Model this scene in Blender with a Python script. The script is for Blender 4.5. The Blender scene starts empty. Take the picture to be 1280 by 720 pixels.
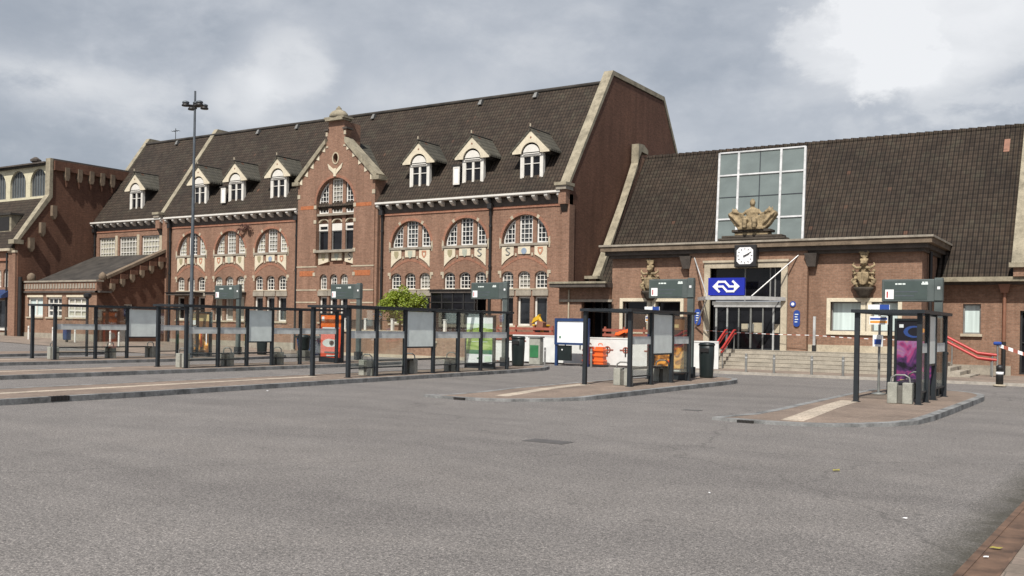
import bpy, bmesh, math, random
from math import sin, cos, pi, radians, sqrt, atan2
from mathutils import Vector, Matrix
from mathutils.geometry import tessellate_polygon
random.seed(7)
SC = bpy.context.scene
COL = SC.collection

# ------------------------------------------------------------------ materials
class NT:
    """tiny node-tree helper"""
    def __init__(s, name):
        s.m = bpy.data.materials.new(name); s.m.use_nodes = True
        s.t = s.m.node_tree; s.b = s.t.nodes['Principled BSDF']; s.o = s.t.nodes['Material Output']
    def n(s, typ, **kw):
        nd = s.t.nodes.new(typ)
        for k, v in kw.items():
            if k.startswith('i_'):
                key = k[2:]; key = int(key) if key.isdigit() else key
                nd.inputs[key].default_value = v
            else: setattr(nd, k, v)
        return nd
    def l(s, a, b): s.t.links.new(a, b)
    def math(s, op, a, b=None, c=None):
        nd = s.n('ShaderNodeMath', operation=op)
        for i, v in enumerate((a, b, c)):
            if v is None: continue
            if isinstance(v, (int, float)): nd.inputs[i].default_value = v
            else: s.l(v, nd.inputs[i])
        return nd.outputs[0]
    def pos(s):
        g = s.n('ShaderNodeNewGeometry'); x = s.n('ShaderNodeSeparateXYZ'); s.l(g.outputs['Position'], x.inputs[0])
        return g, x
    def comb(s, x=0., y=0., z=0.):
        c = s.n('ShaderNodeCombineXYZ')
        for i, v in enumerate((x, y, z)):
            if isinstance(v, (int, float)): c.inputs[i].default_value = v
            else: s.l(v, c.inputs[i])
        return c.outputs[0]
    def noise(s, vec, scale, detail=4, rough=.55):
        n = s.n('ShaderNodeTexNoise'); n.inputs['Scale'].default_value = scale
        n.inputs['Detail'].default_value = detail; n.inputs['Roughness'].default_value = rough
        if vec is not None: s.l(vec, n.inputs['Vector'])
        return n.outputs['Fac']
    def ramp(s, fac, stops):
        r = s.n('ShaderNodeValToRGB'); e = r.color_ramp.elements
        while len(e) < len(stops): e.new(.5)
        for i, (p, c) in enumerate(stops):
            e[i].position = p; e[i].color = (c[0], c[1], c[2], 1)
        s.l(fac, r.inputs[0]); return r.outputs[0]
    def mix(s, f, a, b, typ='MIX'):
        m = s.n('ShaderNodeMix', data_type='RGBA', blend_type=typ)
        for i, v in ((0, f), (6, a), (7, b)):
            if isinstance(v, (int, float)): m.inputs[i].default_value = v
            elif isinstance(v, tuple): m.inputs[i].default_value = (v[0], v[1], v[2], 1)
            else: s.l(v, m.inputs[i])
        return m.outputs[2]
    def bump(s, h, dist=.02, strength=1.):
        b = s.n('ShaderNodeBump'); b.inputs['Distance'].default_value = dist; b.inputs['Strength'].default_value = strength
        s.l(h, b.inputs['Height']); s.l(b.outputs[0], s.b.inputs['Normal'])
    def base(s, c):
        if isinstance(c, tuple): s.b.inputs['Base Color'].default_value = (c[0], c[1], c[2], 1)
        else: s.l(c, s.b.inputs['Base Color'])

def plain(name, c, rough=.6, metal=0., var=.18, scale=3., spec=.5):
    """painted / cast surface with a little uneven wear"""
    t = NT(name); g, x = t.pos()
    n = t.noise(g.outputs['Position'], scale, 5)
    d = tuple(max(0, v*(1-var*1.3)) for v in c); u = tuple(min(1, v*(1+var)) for v in c)
    t.base(t.ramp(n, [(.3, d), (.7, u)]))
    t.b.inputs['Roughness'].default_value = rough; t.b.inputs['Metallic'].default_value = metal
    t.b.inputs['Specular IOR Level'].default_value = spec
    return t.m

def brick(name, c1, c2, mortar, soot=.35, scale=1.):
    t = NT(name); g, x = t.pos()
    u = t.math('ADD', x.outputs[0], x.outputs[1])
    vec = t.comb(u, x.outputs[2], 0.)
    b = t.n('ShaderNodeTexBrick'); t.l(vec, b.inputs['Vector'])
    b.inputs['Scale'].default_value = 1.; b.inputs['Brick Width'].default_value = .23*scale; b.inputs['Row Height'].default_value = .07*scale
    b.inputs['Mortar Size'].default_value = .008; b.inputs['Bias'].default_value = -.1
    b.inputs['Color1'].default_value = (*c1, 1); b.inputs['Color2'].default_value = (*c2, 1); b.inputs['Mortar'].default_value = (*mortar, 1)
    big = t.noise(t.comb(u, t.math('MULTIPLY', x.outputs[2], .6), 0.), .55, 6, .62)
    drip = t.noise(t.comb(t.math('MULTIPLY', u, 2.2), t.math('MULTIPLY', x.outputs[2], .22), 3.), 1., 4, .6)
    fine = t.noise(vec, 9., 3, .7)
    f1 = t.ramp(big, [(.3, (1-soot, 1-soot, 1-soot)), (.62, (1, 1, 1)), (.8, (1.15, 1.12, 1.08))])
    f2 = t.ramp(drip, [(.32, (.80, .79, .78)), (.6, (1, 1, 1))])
    f3 = t.ramp(fine, [(.25, (.72, .72, .72)), (.75, (1.25, 1.22, 1.2))])
    c = t.mix(1., t.mix(1., t.mix(1., b.outputs[0], f1, 'MULTIPLY'), f2, 'MULTIPLY'), f3, 'MULTIPLY')
    t.base(c); t.b.inputs['Roughness'].default_value = .88; t.b.inputs['Specular IOR Level'].default_value = .25
    t.bump(b.outputs['Fac'], -.006, .6)
    return t.m

def tiles(name, c_dark, c_light, w, hgt, along='X', bump=.05, rare=(.085, .045, .030), cut=.985):
    """clay pantiles in courses: one random tone per tile, rolls and laps as bump"""
    t = NT(name); g, x = t.pos()
    a = x.outputs[0] if along == 'X' else x.outputs[1]
    cu = t.math('DIVIDE', a, w); cv = t.math('DIVIDE', t.math('MULTIPLY', x.outputs[2], 1.22), hgt)
    iu, iv = t.math('FLOOR', cu), t.math('FLOOR', cv); fu, fv = t.math('FRACT', cu), t.math('FRACT', cv)
    wn = t.n('ShaderNodeTexWhiteNoise', noise_dimensions='3D'); t.l(t.comb(iu, iv, 0.), wn.inputs[0])
    big = t.noise(g.outputs['Position'], .45, 6, .65); moss = t.noise(g.outputs['Position'], 1.7, 5, .7)
    col = t.ramp(wn.outputs[0], [(0, c_dark), (.5, tuple((p+q)/2 for p, q in zip(c_dark, c_light))), (cut-.0002, c_light), (cut, rare), (1, rare)])
    col = t.mix(1., col, t.ramp(big, [(.3, (.70, .70, .71)), (.7, (1.28, 1.25, 1.2))]), 'MULTIPLY')
    col = t.mix(t.ramp(moss, [(.50, (0, 0, 0)), (.75, (.65, .65, .65))]), col, (.056, .052, .036))
    ju = t.ramp(t.math('ABSOLUTE', t.math('SUBTRACT', fu, .5)), [(.26, (1.2, 1.19, 1.17)), (.42, (.72, .72, .72))])  # dirt and shadow of joints and laps, and lighter rolls, in the colour
    jv = t.ramp(fv, [(.04, (.55, .55, .55)), (.34, (1., 1., 1.)), (.85, (1.15, 1.15, 1.15))])
    col = t.mix(1., t.mix(1., col, ju, 'MULTIPLY'), jv, 'MULTIPLY')
    t.base(col); t.b.inputs['Roughness'].default_value = .8; t.b.inputs['Specular IOR Level'].default_value = .3
    roll = t.math('SINE', t.math('MULTIPLY', fu, 2*pi)); lap = t.math('SUBTRACT', 1., fv)
    t.bump(t.math('ADD', t.math('MULTIPLY', roll, .5), t.math('MULTIPLY', lap, .8)), bump, 1.)
    return t.m

def asphalt():
    t = NT('asphalt'); g, x = t.pos(); P = g.outputs['Position']
    big = t.noise(P, .16, 5, .6); mid = t.noise(P, 1.3, 5, .65); grain = t.noise(P, 42., 3, .75)
    vo = t.n('ShaderNodeTexVoronoi', feature='F1'); vo.inputs['Scale'].default_value = 75.; t.l(P, vo.inputs['Vector'])
    wob = t.math('MULTIPLY', t.math('SUBTRACT', t.noise(P, .12, 3), .5), 5.)
    streak = t.noise(t.comb(t.math('MULTIPLY', x.outputs[0], .05), t.math('ADD', t.math('MULTIPLY', x.outputs[1], .75), wob), 0.), 1., 5, .6)
    g2 = t.noise(P, 17., 2, .6)
    c = t.ramp(big, [(.3, (.196, .182, .172)), (.7, (.224, .209, .198))])
    c = t.mix(1., c, t.ramp(mid, [(.3, (.90, .90, .90)), (.7, (1.08, 1.08, 1.08))]), 'MULTIPLY')
    c = t.mix(1., c, t.ramp(streak, [(.36, (.885, .885, .89)), (.5, (1., 1., 1.)), (.64, (1.05, 1.045, 1.04))]), 'MULTIPLY')
    c = t.mix(1., c, t.ramp(grain, [(.30, (.40, .40, .40)), (.5, (1, 1, 1)), (.70, (1.8, 1.77, 1.73))]), 'MULTIPLY')
    c = t.mix(1., c, t.ramp(g2, [(.3, (.78, .78, .78)), (.7, (1.2, 1.2, 1.19))]), 'MULTIPLY')
    c = t.mix(1., c, t.ramp(vo.outputs['Distance'], [(.0, (1.5, 1.47, 1.43)), (.35, (.95, .95, .95)), (.6, (.62, .62, .62))]), 'MULTIPLY')
    # drips and gum spots, and a few sealed cracks
    v2 = t.n('ShaderNodeTexVoronoi', feature='F1'); v2.inputs['Scale'].default_value = .9; t.l(P, v2.inputs['Vector'])
    spot = t.ramp(t.math('ADD', v2.outputs['Distance'], t.math('MULTIPLY', t.noise(P, 6., 3), .08)), [(.075, (.55, .55, .55)), (.11, (0, 0, 0))])
    c = t.mix(spot, c, (.085, .08, .075))
    v3 = t.n('ShaderNodeTexVoronoi', feature='DISTANCE_TO_EDGE'); v3.inputs['Scale'].default_value = .11
    dv = t.n('ShaderNodeVectorMath', operation='ADD'); nn = t.n('ShaderNodeTexNoise'); nn.inputs['Scale'].default_value = .9; nn.inputs['Detail'].default_value = 5; t.l(P, nn.inputs['Vector']); t.l(P, dv.inputs[0]); t.l(nn.outputs['Color'], dv.inputs[1]); t.l(dv.outputs[0], v3.inputs['Vector'])
    c = t.mix(t.ramp(v3.outputs['Distance'], [(.0012, (.45, .45, .45)), (.0030, (0, 0, 0))]), c, (.07, .066, .062))
    # dirt collected along the edge beam
    dn = t.noise(P, 3.2, 6, .7)
    ed = t.math('SUBTRACT', 1., t.math('DIVIDE', t.math('ABSOLUTE', t.math('ADD', t.math('SUBTRACT', x.outputs[0], t.math('MULTIPLY', x.outputs[1], .036)), 1.40)), .42))
    ed = t.math('MAXIMUM', 0., t.math('MINIMUM', 1., t.math('MULTIPLY', ed, t.math('MULTIPLY', dn, 1.9))))
    c = t.mix(t.math('MULTIPLY', ed, .8), c, (.045, .042, .030))
    t.base(c); t.b.inputs['Roughness'].default_value = .9; t.b.inputs['Specular IOR Level'].default_value = .3
    t.bump(grain, .006, .9)
    return t.m

def pavers(name, c1, c2, mortar, w=.21, h=.105, rot=0.):
    t = NT(name); g, x = t.pos()
    b = t.n('ShaderNodeTexBrick')
    if rot:
        mp = t.n('ShaderNodeMapping'); mp.inputs['Rotation'].default_value = (0, 0, rot); t.l(g.outputs['Position'], mp.inputs[0]); t.l(mp.outputs[0], b.inputs['Vector'])
    else: t.l(g.outputs['Position'], b.inputs['Vector'])
    b.inputs['Scale'].default_value = 1.; b.inputs['Brick Width'].default_value = w; b.inputs['Row Height'].default_value = h
    b.inputs['Mortar Size'].default_value = .006
    b.inputs['Color1'].default_value = (*c1, 1); b.inputs['Color2'].default_value = (*c2, 1); b.inputs['Mortar'].default_value = (*mortar, 1)
    n = t.noise(g.outputs['Position'], .7, 6, .65); f = t.noise(g.outputs['Position'], 14., 3, .7)
    c = t.mix(1., b.outputs[0], t.ramp(n, [(.3, (.72, .72, .72)), (.7, (1.2, 1.18, 1.15))]), 'MULTIPLY')
    c = t.mix(1., c, t.ramp(f, [(.3, (.85, .85, .85)), (.7, (1.15, 1.15, 1.15))]), 'MULTIPLY')
    t.base(c); t.b.inputs['Roughness'].default_value = .9; t.b.inputs['Specular IOR Level'].default_value = .25
    t.bump(b.outputs['Fac'], -.004, .6)
    return t.m

def stone(name, c, dirt=.5, scale=2.):
    t = NT(name); g, x = t.pos(); P = g.outputs['Position']
    n = t.noise(P, scale, 7, .68); f = t.noise(P, scale*9, 4, .7)
    lo = tuple(v*(1-dirt) for v in c); 
    col = t.mix(1., t.ramp(n, [(.3, lo), (.58, c), (.85, tuple(min(1, v*1.15) for v in c))]), t.ramp(f, [(.3, (.8, .8, .8)), (.7, (1.15, 1.15, 1.13))]), 'MULTIPLY')
    t.base(col); t.b.inputs['Roughness'].default_value = .9; t.b.inputs['Specular IOR Level'].default_value = .25
    t.bump(f, .01, .5)
    return t.m

def pane(name, c, rough=.06, spec=.5, curtain=None, var=.4):
    """window glass over a dark (or curtained) room; slightly wavy"""
    t = NT(name); g, x = t.pos()
    n = t.noise(g.outputs['Position'], 1.1, 3)
    if curtain:
        u = t.math('ADD', x.outputs[0], x.outputs[1])
        w = t.noise(t.comb(t.math('MULTIPLY', u, 9.), t.math('MULTIPLY', x.outputs[2], .25), 0.), 1., 3)
        t.base(t.ramp(w, [(.35, tuple(v*.78 for v in curtain)), (.65, curtain)]))
    else: t.base(t.ramp(n, [(.35, tuple(v*(1-var) for v in c)), (.65, tuple(v*(1+var) for v in c))]))
    t.b.inputs['Roughness'].default_value = rough; t.b.inputs['Specular IOR Level'].default_value = spec
    t.bump(t.noise(g.outputs['Position'], .9, 2), .01, .35)
    return t.m

def clear_glass(name, tint=(.95, .97, .96), gloss=.08):
    t = NT(name); tr = t.n('ShaderNodeBsdfTransparent'); gl = t.n('ShaderNodeBsdfGlossy'); mx = t.n('ShaderNodeMixShader')
    tr.inputs[0].default_value = (*tint, 1); gl.inputs['Roughness'].default_value = .03; gl.inputs[0].default_value = (.9, .95, .95, 1)
    lw = t.n('ShaderNodeLayerWeight'); lw.inputs['Blend'].default_value = .25
    t.l(t.math('MULTIPLY_ADD', lw.outputs['Facing'], .35, gloss*.4), mx.inputs[0]); t.l(tr.outputs[0], mx.inputs[1]); t.l(gl.outputs[0], mx.inputs[2])
    t.l(mx.outputs[0], t.o.inputs[0]); t.t.nodes.remove(t.b)
    return t.m

def leafmat(name, c1, c2):
    t = NT(name); g, x = t.pos()
    oi = t.noise(g.outputs['Position'], 5., 3)
    t.base(t.ramp(oi, [(.35, c1), (.65, c2)])); t.b.inputs['Roughness'].default_value = .55
    tl = t.n('ShaderNodeBsdfTranslucent'); tl.inputs[0].default_value = (*c2, 1); mx = t.n('ShaderNodeMixShader'); mx.inputs[0].default_value = .25
    t.l(t.b.outputs[0], mx.inputs[1]); t.l(tl.outputs[0], mx.inputs[2]); t.l(mx.outputs[0], t.o.inputs[0])
    return t.m

BR1, BR2, MO = (.298, .170, .117), (.230, .127, .087), (.28, .20, .15)
M = dict(
    brick=brick('red_brown_brick', BR1, BR2, MO, .22),
    brickd=brick('shaded_side_brick', (.165, .080, .052), (.122, .057, .038), (.135, .085, .06), .25),  # shade of the side-facing walls put into a darker brick colour
    brickh=brick('hall_brick', (.295, .176, .120), (.230, .134, .091), (.275, .195, .145), .22),
    brickt=brick('terrace_brick', (.33, .205, .14), (.26, .155, .105), (.30, .23, .175), .22),
    orange=brick('orange_brick', (.46, .155, .065), (.40, .125, .05), (.36, .17, .09), .1),
    roof=tiles('main_roof_tiles', (.026, .0185, .0132), (.040, .029, .0212), .20, .27, bump=.05, cut=.99985),
    roofr=tiles('hall_roof_tiles', (.027, .0195, .014), (.042, .031, .023), .215, .26, bump=.10, cut=.99985),
    roofy=tiles('dormer_roof_tiles', (.058, .056, .046), (.082, .078, .064), .21, .3, along='Y', bump=.03),
    slate=plain('roof_felt', (.038, .033, .028), .9, var=.45, scale=1.3),
    stone=stone('cream_sandstone', (.48, .41, .30), .35),
    cope=stone('weathered_coping_stone', (.31, .275, .205), .5),
    corb=stone('brown_corbel_stone', (.19, .145, .105), .45),
    copd=stone('dark_coping', (.10, .085, .075), .4),
    cream=stone('cream_plaster', (.62, .555, .43), .2),
    pale=stone('pale_stone', (.46, .40, .305), .3),
    band=stone('grey_stone_band', (.32, .285, .235), .35),
    step=stone('step_stone', (.37, .335, .28), .3),
    statue=stone('statue_stone', (.33, .255, .155), .7, 5.),
    statd=stone('sooty_stone', (.075, .062, .05), .5, 4.),
    white=plain('white_paint', (.64, .62, .57), .5, var=.08),
    offw=plain('white_frame', (.70, .69, .65), .45, var=.08),
    yellow=stone('yellow_render', (.56, .52, .38), .2),
    glass=pane('window_glass', (.020, .022, .025), .05, .5),
    glassb=pane('dark_room_glass', (.010, .010, .012), .05, .3),
    glassc=pane('window_glass_cream', (.1, .1, .1), .12, .5, curtain=(.47, .45, .36)),  # cream reflection of the left windows put into the pane colour
    curtain=pane('window_with_pale_curtain', (.1, .1, .1), .12, .5, curtain=(.60, .70, .68)),
    glassg=pane('greenish_roof_glass', (.115, .138, .132), .34, .5, var=.1),
    clere=pane('clerestory_glass', (.075, .085, .09), .25, .6, var=.1),
    black=plain('black_iron', (.018, .017, .017), .5),
    dark=plain('dark_opening', (.012, .011, .011), .8),
    steel=plain('anthracite_steel', (.026, .031, .036), .45, .2, spec=.4),
    signg=plain('grey_green_cabinet', (.085, .102, .098), .45, spec=.4),
    pole=plain('galvanised_pole', (.10, .115, .13), .5, .3),
    alu=plain('brushed_aluminium', (.50, .50, .49), .4, .3),
    grey=plain('grey_metal', (.22, .22, .21), .5, .2),
    film=plain('frosted_film', (.58, .60, .58), .6),
    board=plain('timetable_board', (.70, .76, .73), .35, var=.08),
    glz=clear_glass('shelter_glass'),
    conc=stone('concrete', (.34, .34, .30), .3, 5.),
    cond=stone('dark_concrete', (.14, .135, .12), .3, 5.),
    kerb=stone('kerb_stone', (.25, .252, .25), .72, 2.2),
    kerbl=stone('light_kerb_stone', (.38, .35, .31), .3, 1.5),
    paver=pavers('brown_platform_pavers', (.235, .185, .150), (.20, .155, .125), (.15, .125, .105)),
    pavel=pavers('station_pavers', (.25, .20, .165), (.20, .165, .135), (.14, .12, .10), .3, .3),
    tact=pavers('tactile_tiles', (.47, .405, .33), (.40, .345, .28), (.20, .16, .125), .3, .15),
    asphalt=asphalt(),
    patch=plain('asphalt_patch', (.085, .08, .078), .9, scale=9.),
    hole=plain('gully_iron', (.02, .017, .015), .8),
    rust=plain('rusty_brown_edge', (.115, .068, .043), .8, var=.4, scale=5.),
    red=plain('red_rail', (.42, .04, .035), .45, var=.12),
    brownred=plain('faded_red_boards', (.30, .085, .055), .7),
    orangep=plain('orange_plastic', (.72, .115, .02), .45, var=.12),
    hoard=plain('white_hoarding', (.66, .67, .65), .55, var=.07),
    blue=plain('blue_enamel', (.010, .022, .32), .35, var=.05),
    blued=plain('dark_blue_enamel', (.018, .045, .13), .4),
    oval=plain('blue_plaque', (.02, .06, .28), .4),
    sign=plain('sign_white', (.80, .80, .80), .4, var=.03),
    posterw=plain('poster_paper', (.78, .80, .82), .3, var=.04),
    green=plain('green_plastic', (.03, .16, .06), .5),
    binm=plain('dark_green_bin', (.013, .019, .019), .4, spec=.4),
    copper=plain('copper_hopper', (.22, .10, .06), .6),
    digger=plain('yellow_machine_paint', (.62, .37, .02), .45),
    bark=plain('bark', (.07, .05, .035), .9),
    leaf=leafmat('yellow_green_leaves', (.10, .145, .010), (.27, .33, .028)),
    leafd=leafmat('dead_leaf', (.30, .26, .06), (.42, .36, .08)),
    twig=plain('dry_twigs', (.09, .04, .03), .9),
)
def col(name, c, rough=.4): return plain(name, c, rough, var=.06, scale=5.)

# ------------------------------------------------------------------ mesh building
class MB:
    def __init__(s): s.v = []; s.f = []; s.mi = []; s.mats = []; s.sm = []; s.grp = []
    def _m(s, m):
        m = M[m] if isinstance(m, str) else m
        if m not in s.mats: s.mats.append(m)
        return s.mats.index(m)
    def add(s, vs, fs, m, smooth=False):
        k = s._m(m); o = len(s.v); s.v += [tuple(p) for p in vs]
        f0 = len(s.f)
        for f in fs: s.f.append([i+o for i in f]); s.mi.append(k); s.sm.append(smooth)
        s.grp.append((o, len(s.v), f0, len(s.f)))
        return s
    def box(s, x0, x1, y0, y1, z0, z1, m):
        vs = [(x, y, z) for x in (x0, x1) for y in (y0, y1) for z in (z0, z1)]
        return s.add(vs, [(0, 1, 3, 2), (4, 6, 7, 5), (0, 4, 5, 1), (2, 3, 7, 6), (0, 2, 6, 4), (1, 5, 7, 3)], m)
    def solid(s, outer, holes, tf, d0, d1, m, back=True):
        """2-D outline with holes, extruded from d0 to d1 through tf(u, v, d)"""
        loops = [list(outer)] + [list(h) for h in holes]
        flat = [p for lp in loops for p in lp]; n = len(flat)
        tris = tessellate_polygon([[Vector((p[0], p[1], 0)) for p in lp] for lp in loops])
        vs = [tf(p[0], p[1], d0) for p in flat] + [tf(p[0], p[1], d1) for p in flat]
        fs = []
        for a, b, c in tris:
            pa, pb, pc = flat[a], flat[b], flat[c]
            if abs((pb[0]-pa[0])*(pc[1]-pa[1])-(pc[0]-pa[0])*(pb[1]-pa[1])) < 1e-9: continue
            fs.append((a, b, c)); fs.append((n+a, n+c, n+b))
        o = 0
        for lp in loops:
            k = len(lp)
            for i in range(k):
                j = (i+1) % k; fs.append((o+i, o+j, n+o+j, n+o+i))
            o += k
        return s.add(vs, fs, m)
    def xz(s, outer, y0, y1, m, holes=()): return s.solid(outer, holes, lambda u, v, d: (u, d, v), y0, y1, m)
    def yz(s, outer, x0, x1, m, holes=()): return s.solid(outer, holes, lambda u, v, d: (d, u, v), x0, x1, m)
    def xy(s, outer, z0, z1, m, holes=()): return s.solid(outer, holes, lambda u, v, d: (u, v, d), z0, z1, m)
    def hull8(s, a, b, m):
        """two quads a (4 pts) and b (4 pts) joined"""
        return s.add(list(a)+list(b), [(0, 1, 2, 3), (7, 6, 5, 4), (0, 4, 5, 1), (1, 5, 6, 2), (2, 6, 7, 3), (3, 7, 4, 0)], m)
    def tube(s, pts, r, m, n=10, smooth=True):
        pts = [Vector(p) for p in pts]; rs = r if isinstance(r, (list, tuple)) else [r]*len(pts); vs = []; fs = []
        for i, p in enumerate(pts):
            d = (pts[min(i+1, len(pts)-1)]-pts[max(i-1, 0)]).normalized()
            a = d.orthogonal().normalized() if i == 0 else (a - d*a.dot(d)).normalized()
            b = d.cross(a)
            for k in range(n):
                t = 2*pi*k/n; vs.append(p+a*(rs[i]*cos(t))+b*(rs[i]*sin(t)))
        for i in range(len(pts)-1):
            for k in range(n):
                k2 = (k+1) % n; fs.append((i*n+k, i*n+k2, (i+1)*n+k2, (i+1)*n+k))
        s.add(vs, fs, m, smooth)
        s.add([vs[k] for k in range(n)], [tuple(range(n))[::-1]], m); s.add([vs[(len(pts)-1)*n+k] for k in range(n)], [tuple(range(n))], m)
        return s
    def lathe(s, c, prof, m, n=16, sq=1.):
        vs = []; fs = []
        for r, z in prof:
            for k in range(n):
                t = 2*pi*(k+.5)/n; vs.append((c[0]+r*cos(t), c[1]+r*sin(t)*sq, c[2]+z))
        for i in range(len(prof)-1):
            for k in range(n):
                k2 = (k+1) % n; fs.append((i*n+k, i*n+k2, (i+1)*n+k2, (i+1)*n+k))
        fs.append(tuple(range(n))[::-1]); fs.append(tuple((len(prof)-1)*n+k for k in range(n)))
        return s.add(vs, fs, m, n > 8)
    def ball(s, c, r, m, n=10):
        rx, ry, rz = (r, r, r) if isinstance(r, (int, float)) else r
        prof = [(sin(pi*i/n), -cos(pi*i/n)) for i in range(n+1)]
        vs = []; fs = []
        for a, b in prof:
            for k in range(n): vs.append((c[0]+max(a, 1e-3)*rx*cos(2*pi*k/n), c[1]+max(a, 1e-3)*ry*sin(2*pi*k/n), c[2]+b*rz))
        for i in range(n):
            for k in range(n): fs.append((i*n+k, i*n+(k+1) % n, (i+1)*n+(k+1) % n, (i+1)*n+k))
        fs.append(tuple(range(n))[::-1]); fs.append(tuple(n*n+k for k in range(n)))
        return s.add(vs, fs, m, True)
    def build_each(s, name, parent=None, bevel=0.):
        """one object per piece added"""
        for v0, v1, f0, f1 in s.grp:
            b = MB(); b.v = s.v[v0:v1]; b.f = [[i-v0 for i in f] for f in s.f[f0:f1]]; b.mats = [s.mats[s.mi[f0]]]; b.mi = [0]*(f1-f0); b.sm = s.sm[f0:f1]
            b.build(name, parent, bevel)
    def build(s, name, parent=None, bevel=0., fix=True):
        o = Vector((0, 0, 0)); p = parent
        while p is not None: o += p.location; p = p.parent
        me = bpy.data.meshes.new(name); me.from_pydata([tuple(Vector(v)-o) for v in s.v], [], s.f)
        for m in s.mats: me.materials.append(m)
        me.polygons.foreach_set('material_index', s.mi); me.polygons.foreach_set('use_smooth', s.sm)
        if fix:
            b = bmesh.new(); b.from_mesh(me); bmesh.ops.recalc_face_normals(b, faces=b.faces); b.to_mesh(me); b.free()
        me.update()
        ob = bpy.data.objects.new(name, me); COL.objects.link(ob)
        if parent is not None: ob.parent = parent
        if bevel:
            md = ob.modifiers.new('bevel', 'BEVEL'); md.width = bevel; md.segments = 1; md.limit_method = 'ANGLE'
        return ob

def tag(o, label, cat, group=None):
    o['label'] = label; o['category'] = cat
    if group: o['group'] = group
    return o
def thing(name, label, cat, loc=(0, 0, 0), group=None):
    o = bpy.data.objects.new(name, None); COL.objects.link(o); o.location = loc; o.empty_display_size = .3
    return tag(o, label, cat, group)
def struct(name, mb, **k):
    o = mb.build(name, **k); o['kind'] = 'structure'; return o
def dup(root, loc, label=None, skip=()):
    r = root.copy(); COL.objects.link(r); r.location = loc
    if label: r['label'] = label
    for ch in list(root.children):
        c = ch.copy(); COL.objects.link(c); c.parent = r
        for g in list(ch.children):
            d = g.copy(); COL.objects.link(d); d.parent = c
    return r
def arc(cx, cz, r, a0=0., a1=pi, n=20, sq=1.): return [(cx+r*cos(a0+(a1-a0)*i/n), cz+r*sq*sin(a0+(a1-a0)*i/n)) for i in range(n+1)]
def arch(x0, x1, z0, zs, n=18, rise=None):
    """opening with a round (or flatter) head: sill z0, spring zs"""
    c = (x0+x1)/2; r = (x1-x0)/2; q = 1. if rise is None else rise/r
    return [(x0, z0), (x1, z0)] + arc(c, zs, r, n=n, sq=q)
def rect(x0, x1, z0, z1): return [(x0, z0), (x1, z0), (x1, z1), (x0, z1)]

WR = random.Random(4)
M['glass2'] = pane('window_glass_greyish', (.055, .060, .062), .07, .5); M['glass3'] = pane('window_glass_with_blind_down', (.1, .1, .1), .12, .5, curtain=(.30, .29, .25))  # glass2 is a slightly lighter grey pane, mixed in at random
def window(parent, x0, x1, z0, z1, y, nc, nr, pm='glass', fm='white', fw=.075, bar=.032, rise=0., name='window', tilt=None):
    """sash window: frame with glazing bars, pane set behind; an arched head when rise > 0. Faces -Y at y."""
    mb = MB(); zi = z1
    if rise > 0:
        c = (x0+x1)/2; r = (x1-x0)/2; zs = z1-rise
        out = arch(x0, x1, z0, zs, 14, rise); inn = arch(x0+fw, x1-fw, z0+fw, zs, 14, max(.02, rise-fw))
        mb.xz(out, y, y+.07, fm, [inn])
    else: mb.xz(rect(x0, x1, z0, z1), y, y+.07, fm, [rect(x0+fw, x1-fw, z0+fw, z1-fw)])
    def top(x):
        if rise <= 0: return z1-fw*.5
        c = (x0+x1)/2; r = (x1-x0)/2
        return z1-rise+rise*sqrt(max(0., 1-((x-c)/r)**2))-fw*.5
    for i in range(1, nc):
        x = x0+(x1-x0)*i/nc; mb.box(x-bar/2, x+bar/2, y+.012, y+.058, z0+fw*.5, top(x), fm)
    for j in range(1, nr):
        z = z0+(z1-z0)*j/nr; a, b = x0+fw*.5, x1-fw*.5
        if rise > 0 and z > z1-rise:
            c = (x0+x1)/2; r = (x1-x0)/2; hw = r*sqrt(max(0., 1-((z-z1+rise)/rise)**2))-fw*.5
            if hw < .05: continue
            a, b = c-hw, c+hw
        mb.box(a, b, y+.016, y+.054, z-bar/2, z+bar/2, fm)
    f = mb.build(name, parent)
    if pm in ('glass', 'glassb', 'glassc'): pm = WR.choice({'glass': ('glass', 'glass', 'glass2', 'glass3'), 'glassb': ('glassb', 'glassb', 'glassb', 'glass'), 'glassc': ('glassc', 'glassc', 'glass3', 'glass2')}[pm])
    pb = MB(); out = arch(x0+.01, x1-.01, z0+.01, z1-rise, 14, rise-.01) if rise > 0 else rect(x0+.01, x1-.01, z0+.01, z1-.01)
    pb.xz(out, y+.075, y+.09, pm).build('pane', f)
    return f

# ================================================================== STATION BUILDING (main block)
S = 44/43.
def X(x): return x*S
def Z(z): return 1.8+(z-1.8)*S
FY = 44.0
main = thing('station_building', 'large brick station block with steep dark roof, seven dormers and pointed central gable', 'station', (X(-44), 50, 0))

def bay_holes(c, k=1., ground=True, skip=()):
    hs = []
    if k == 1.: hs.append(arch(c-1.46, c+1.46, 5.0 if False else 6.26, 6.33, 22))
    for i in (-1, 0, 1):
        cx = c+i*1.06*k; w = .385*(k if k < 1 else 1)
        hs.append(arch(cx-w, cx+w, 3.82, 4.5, 10, .27))
        if ground: hs.append(rect(cx-w-.02, cx+w+.02, 1.81, 3.41))
    return hs

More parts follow.
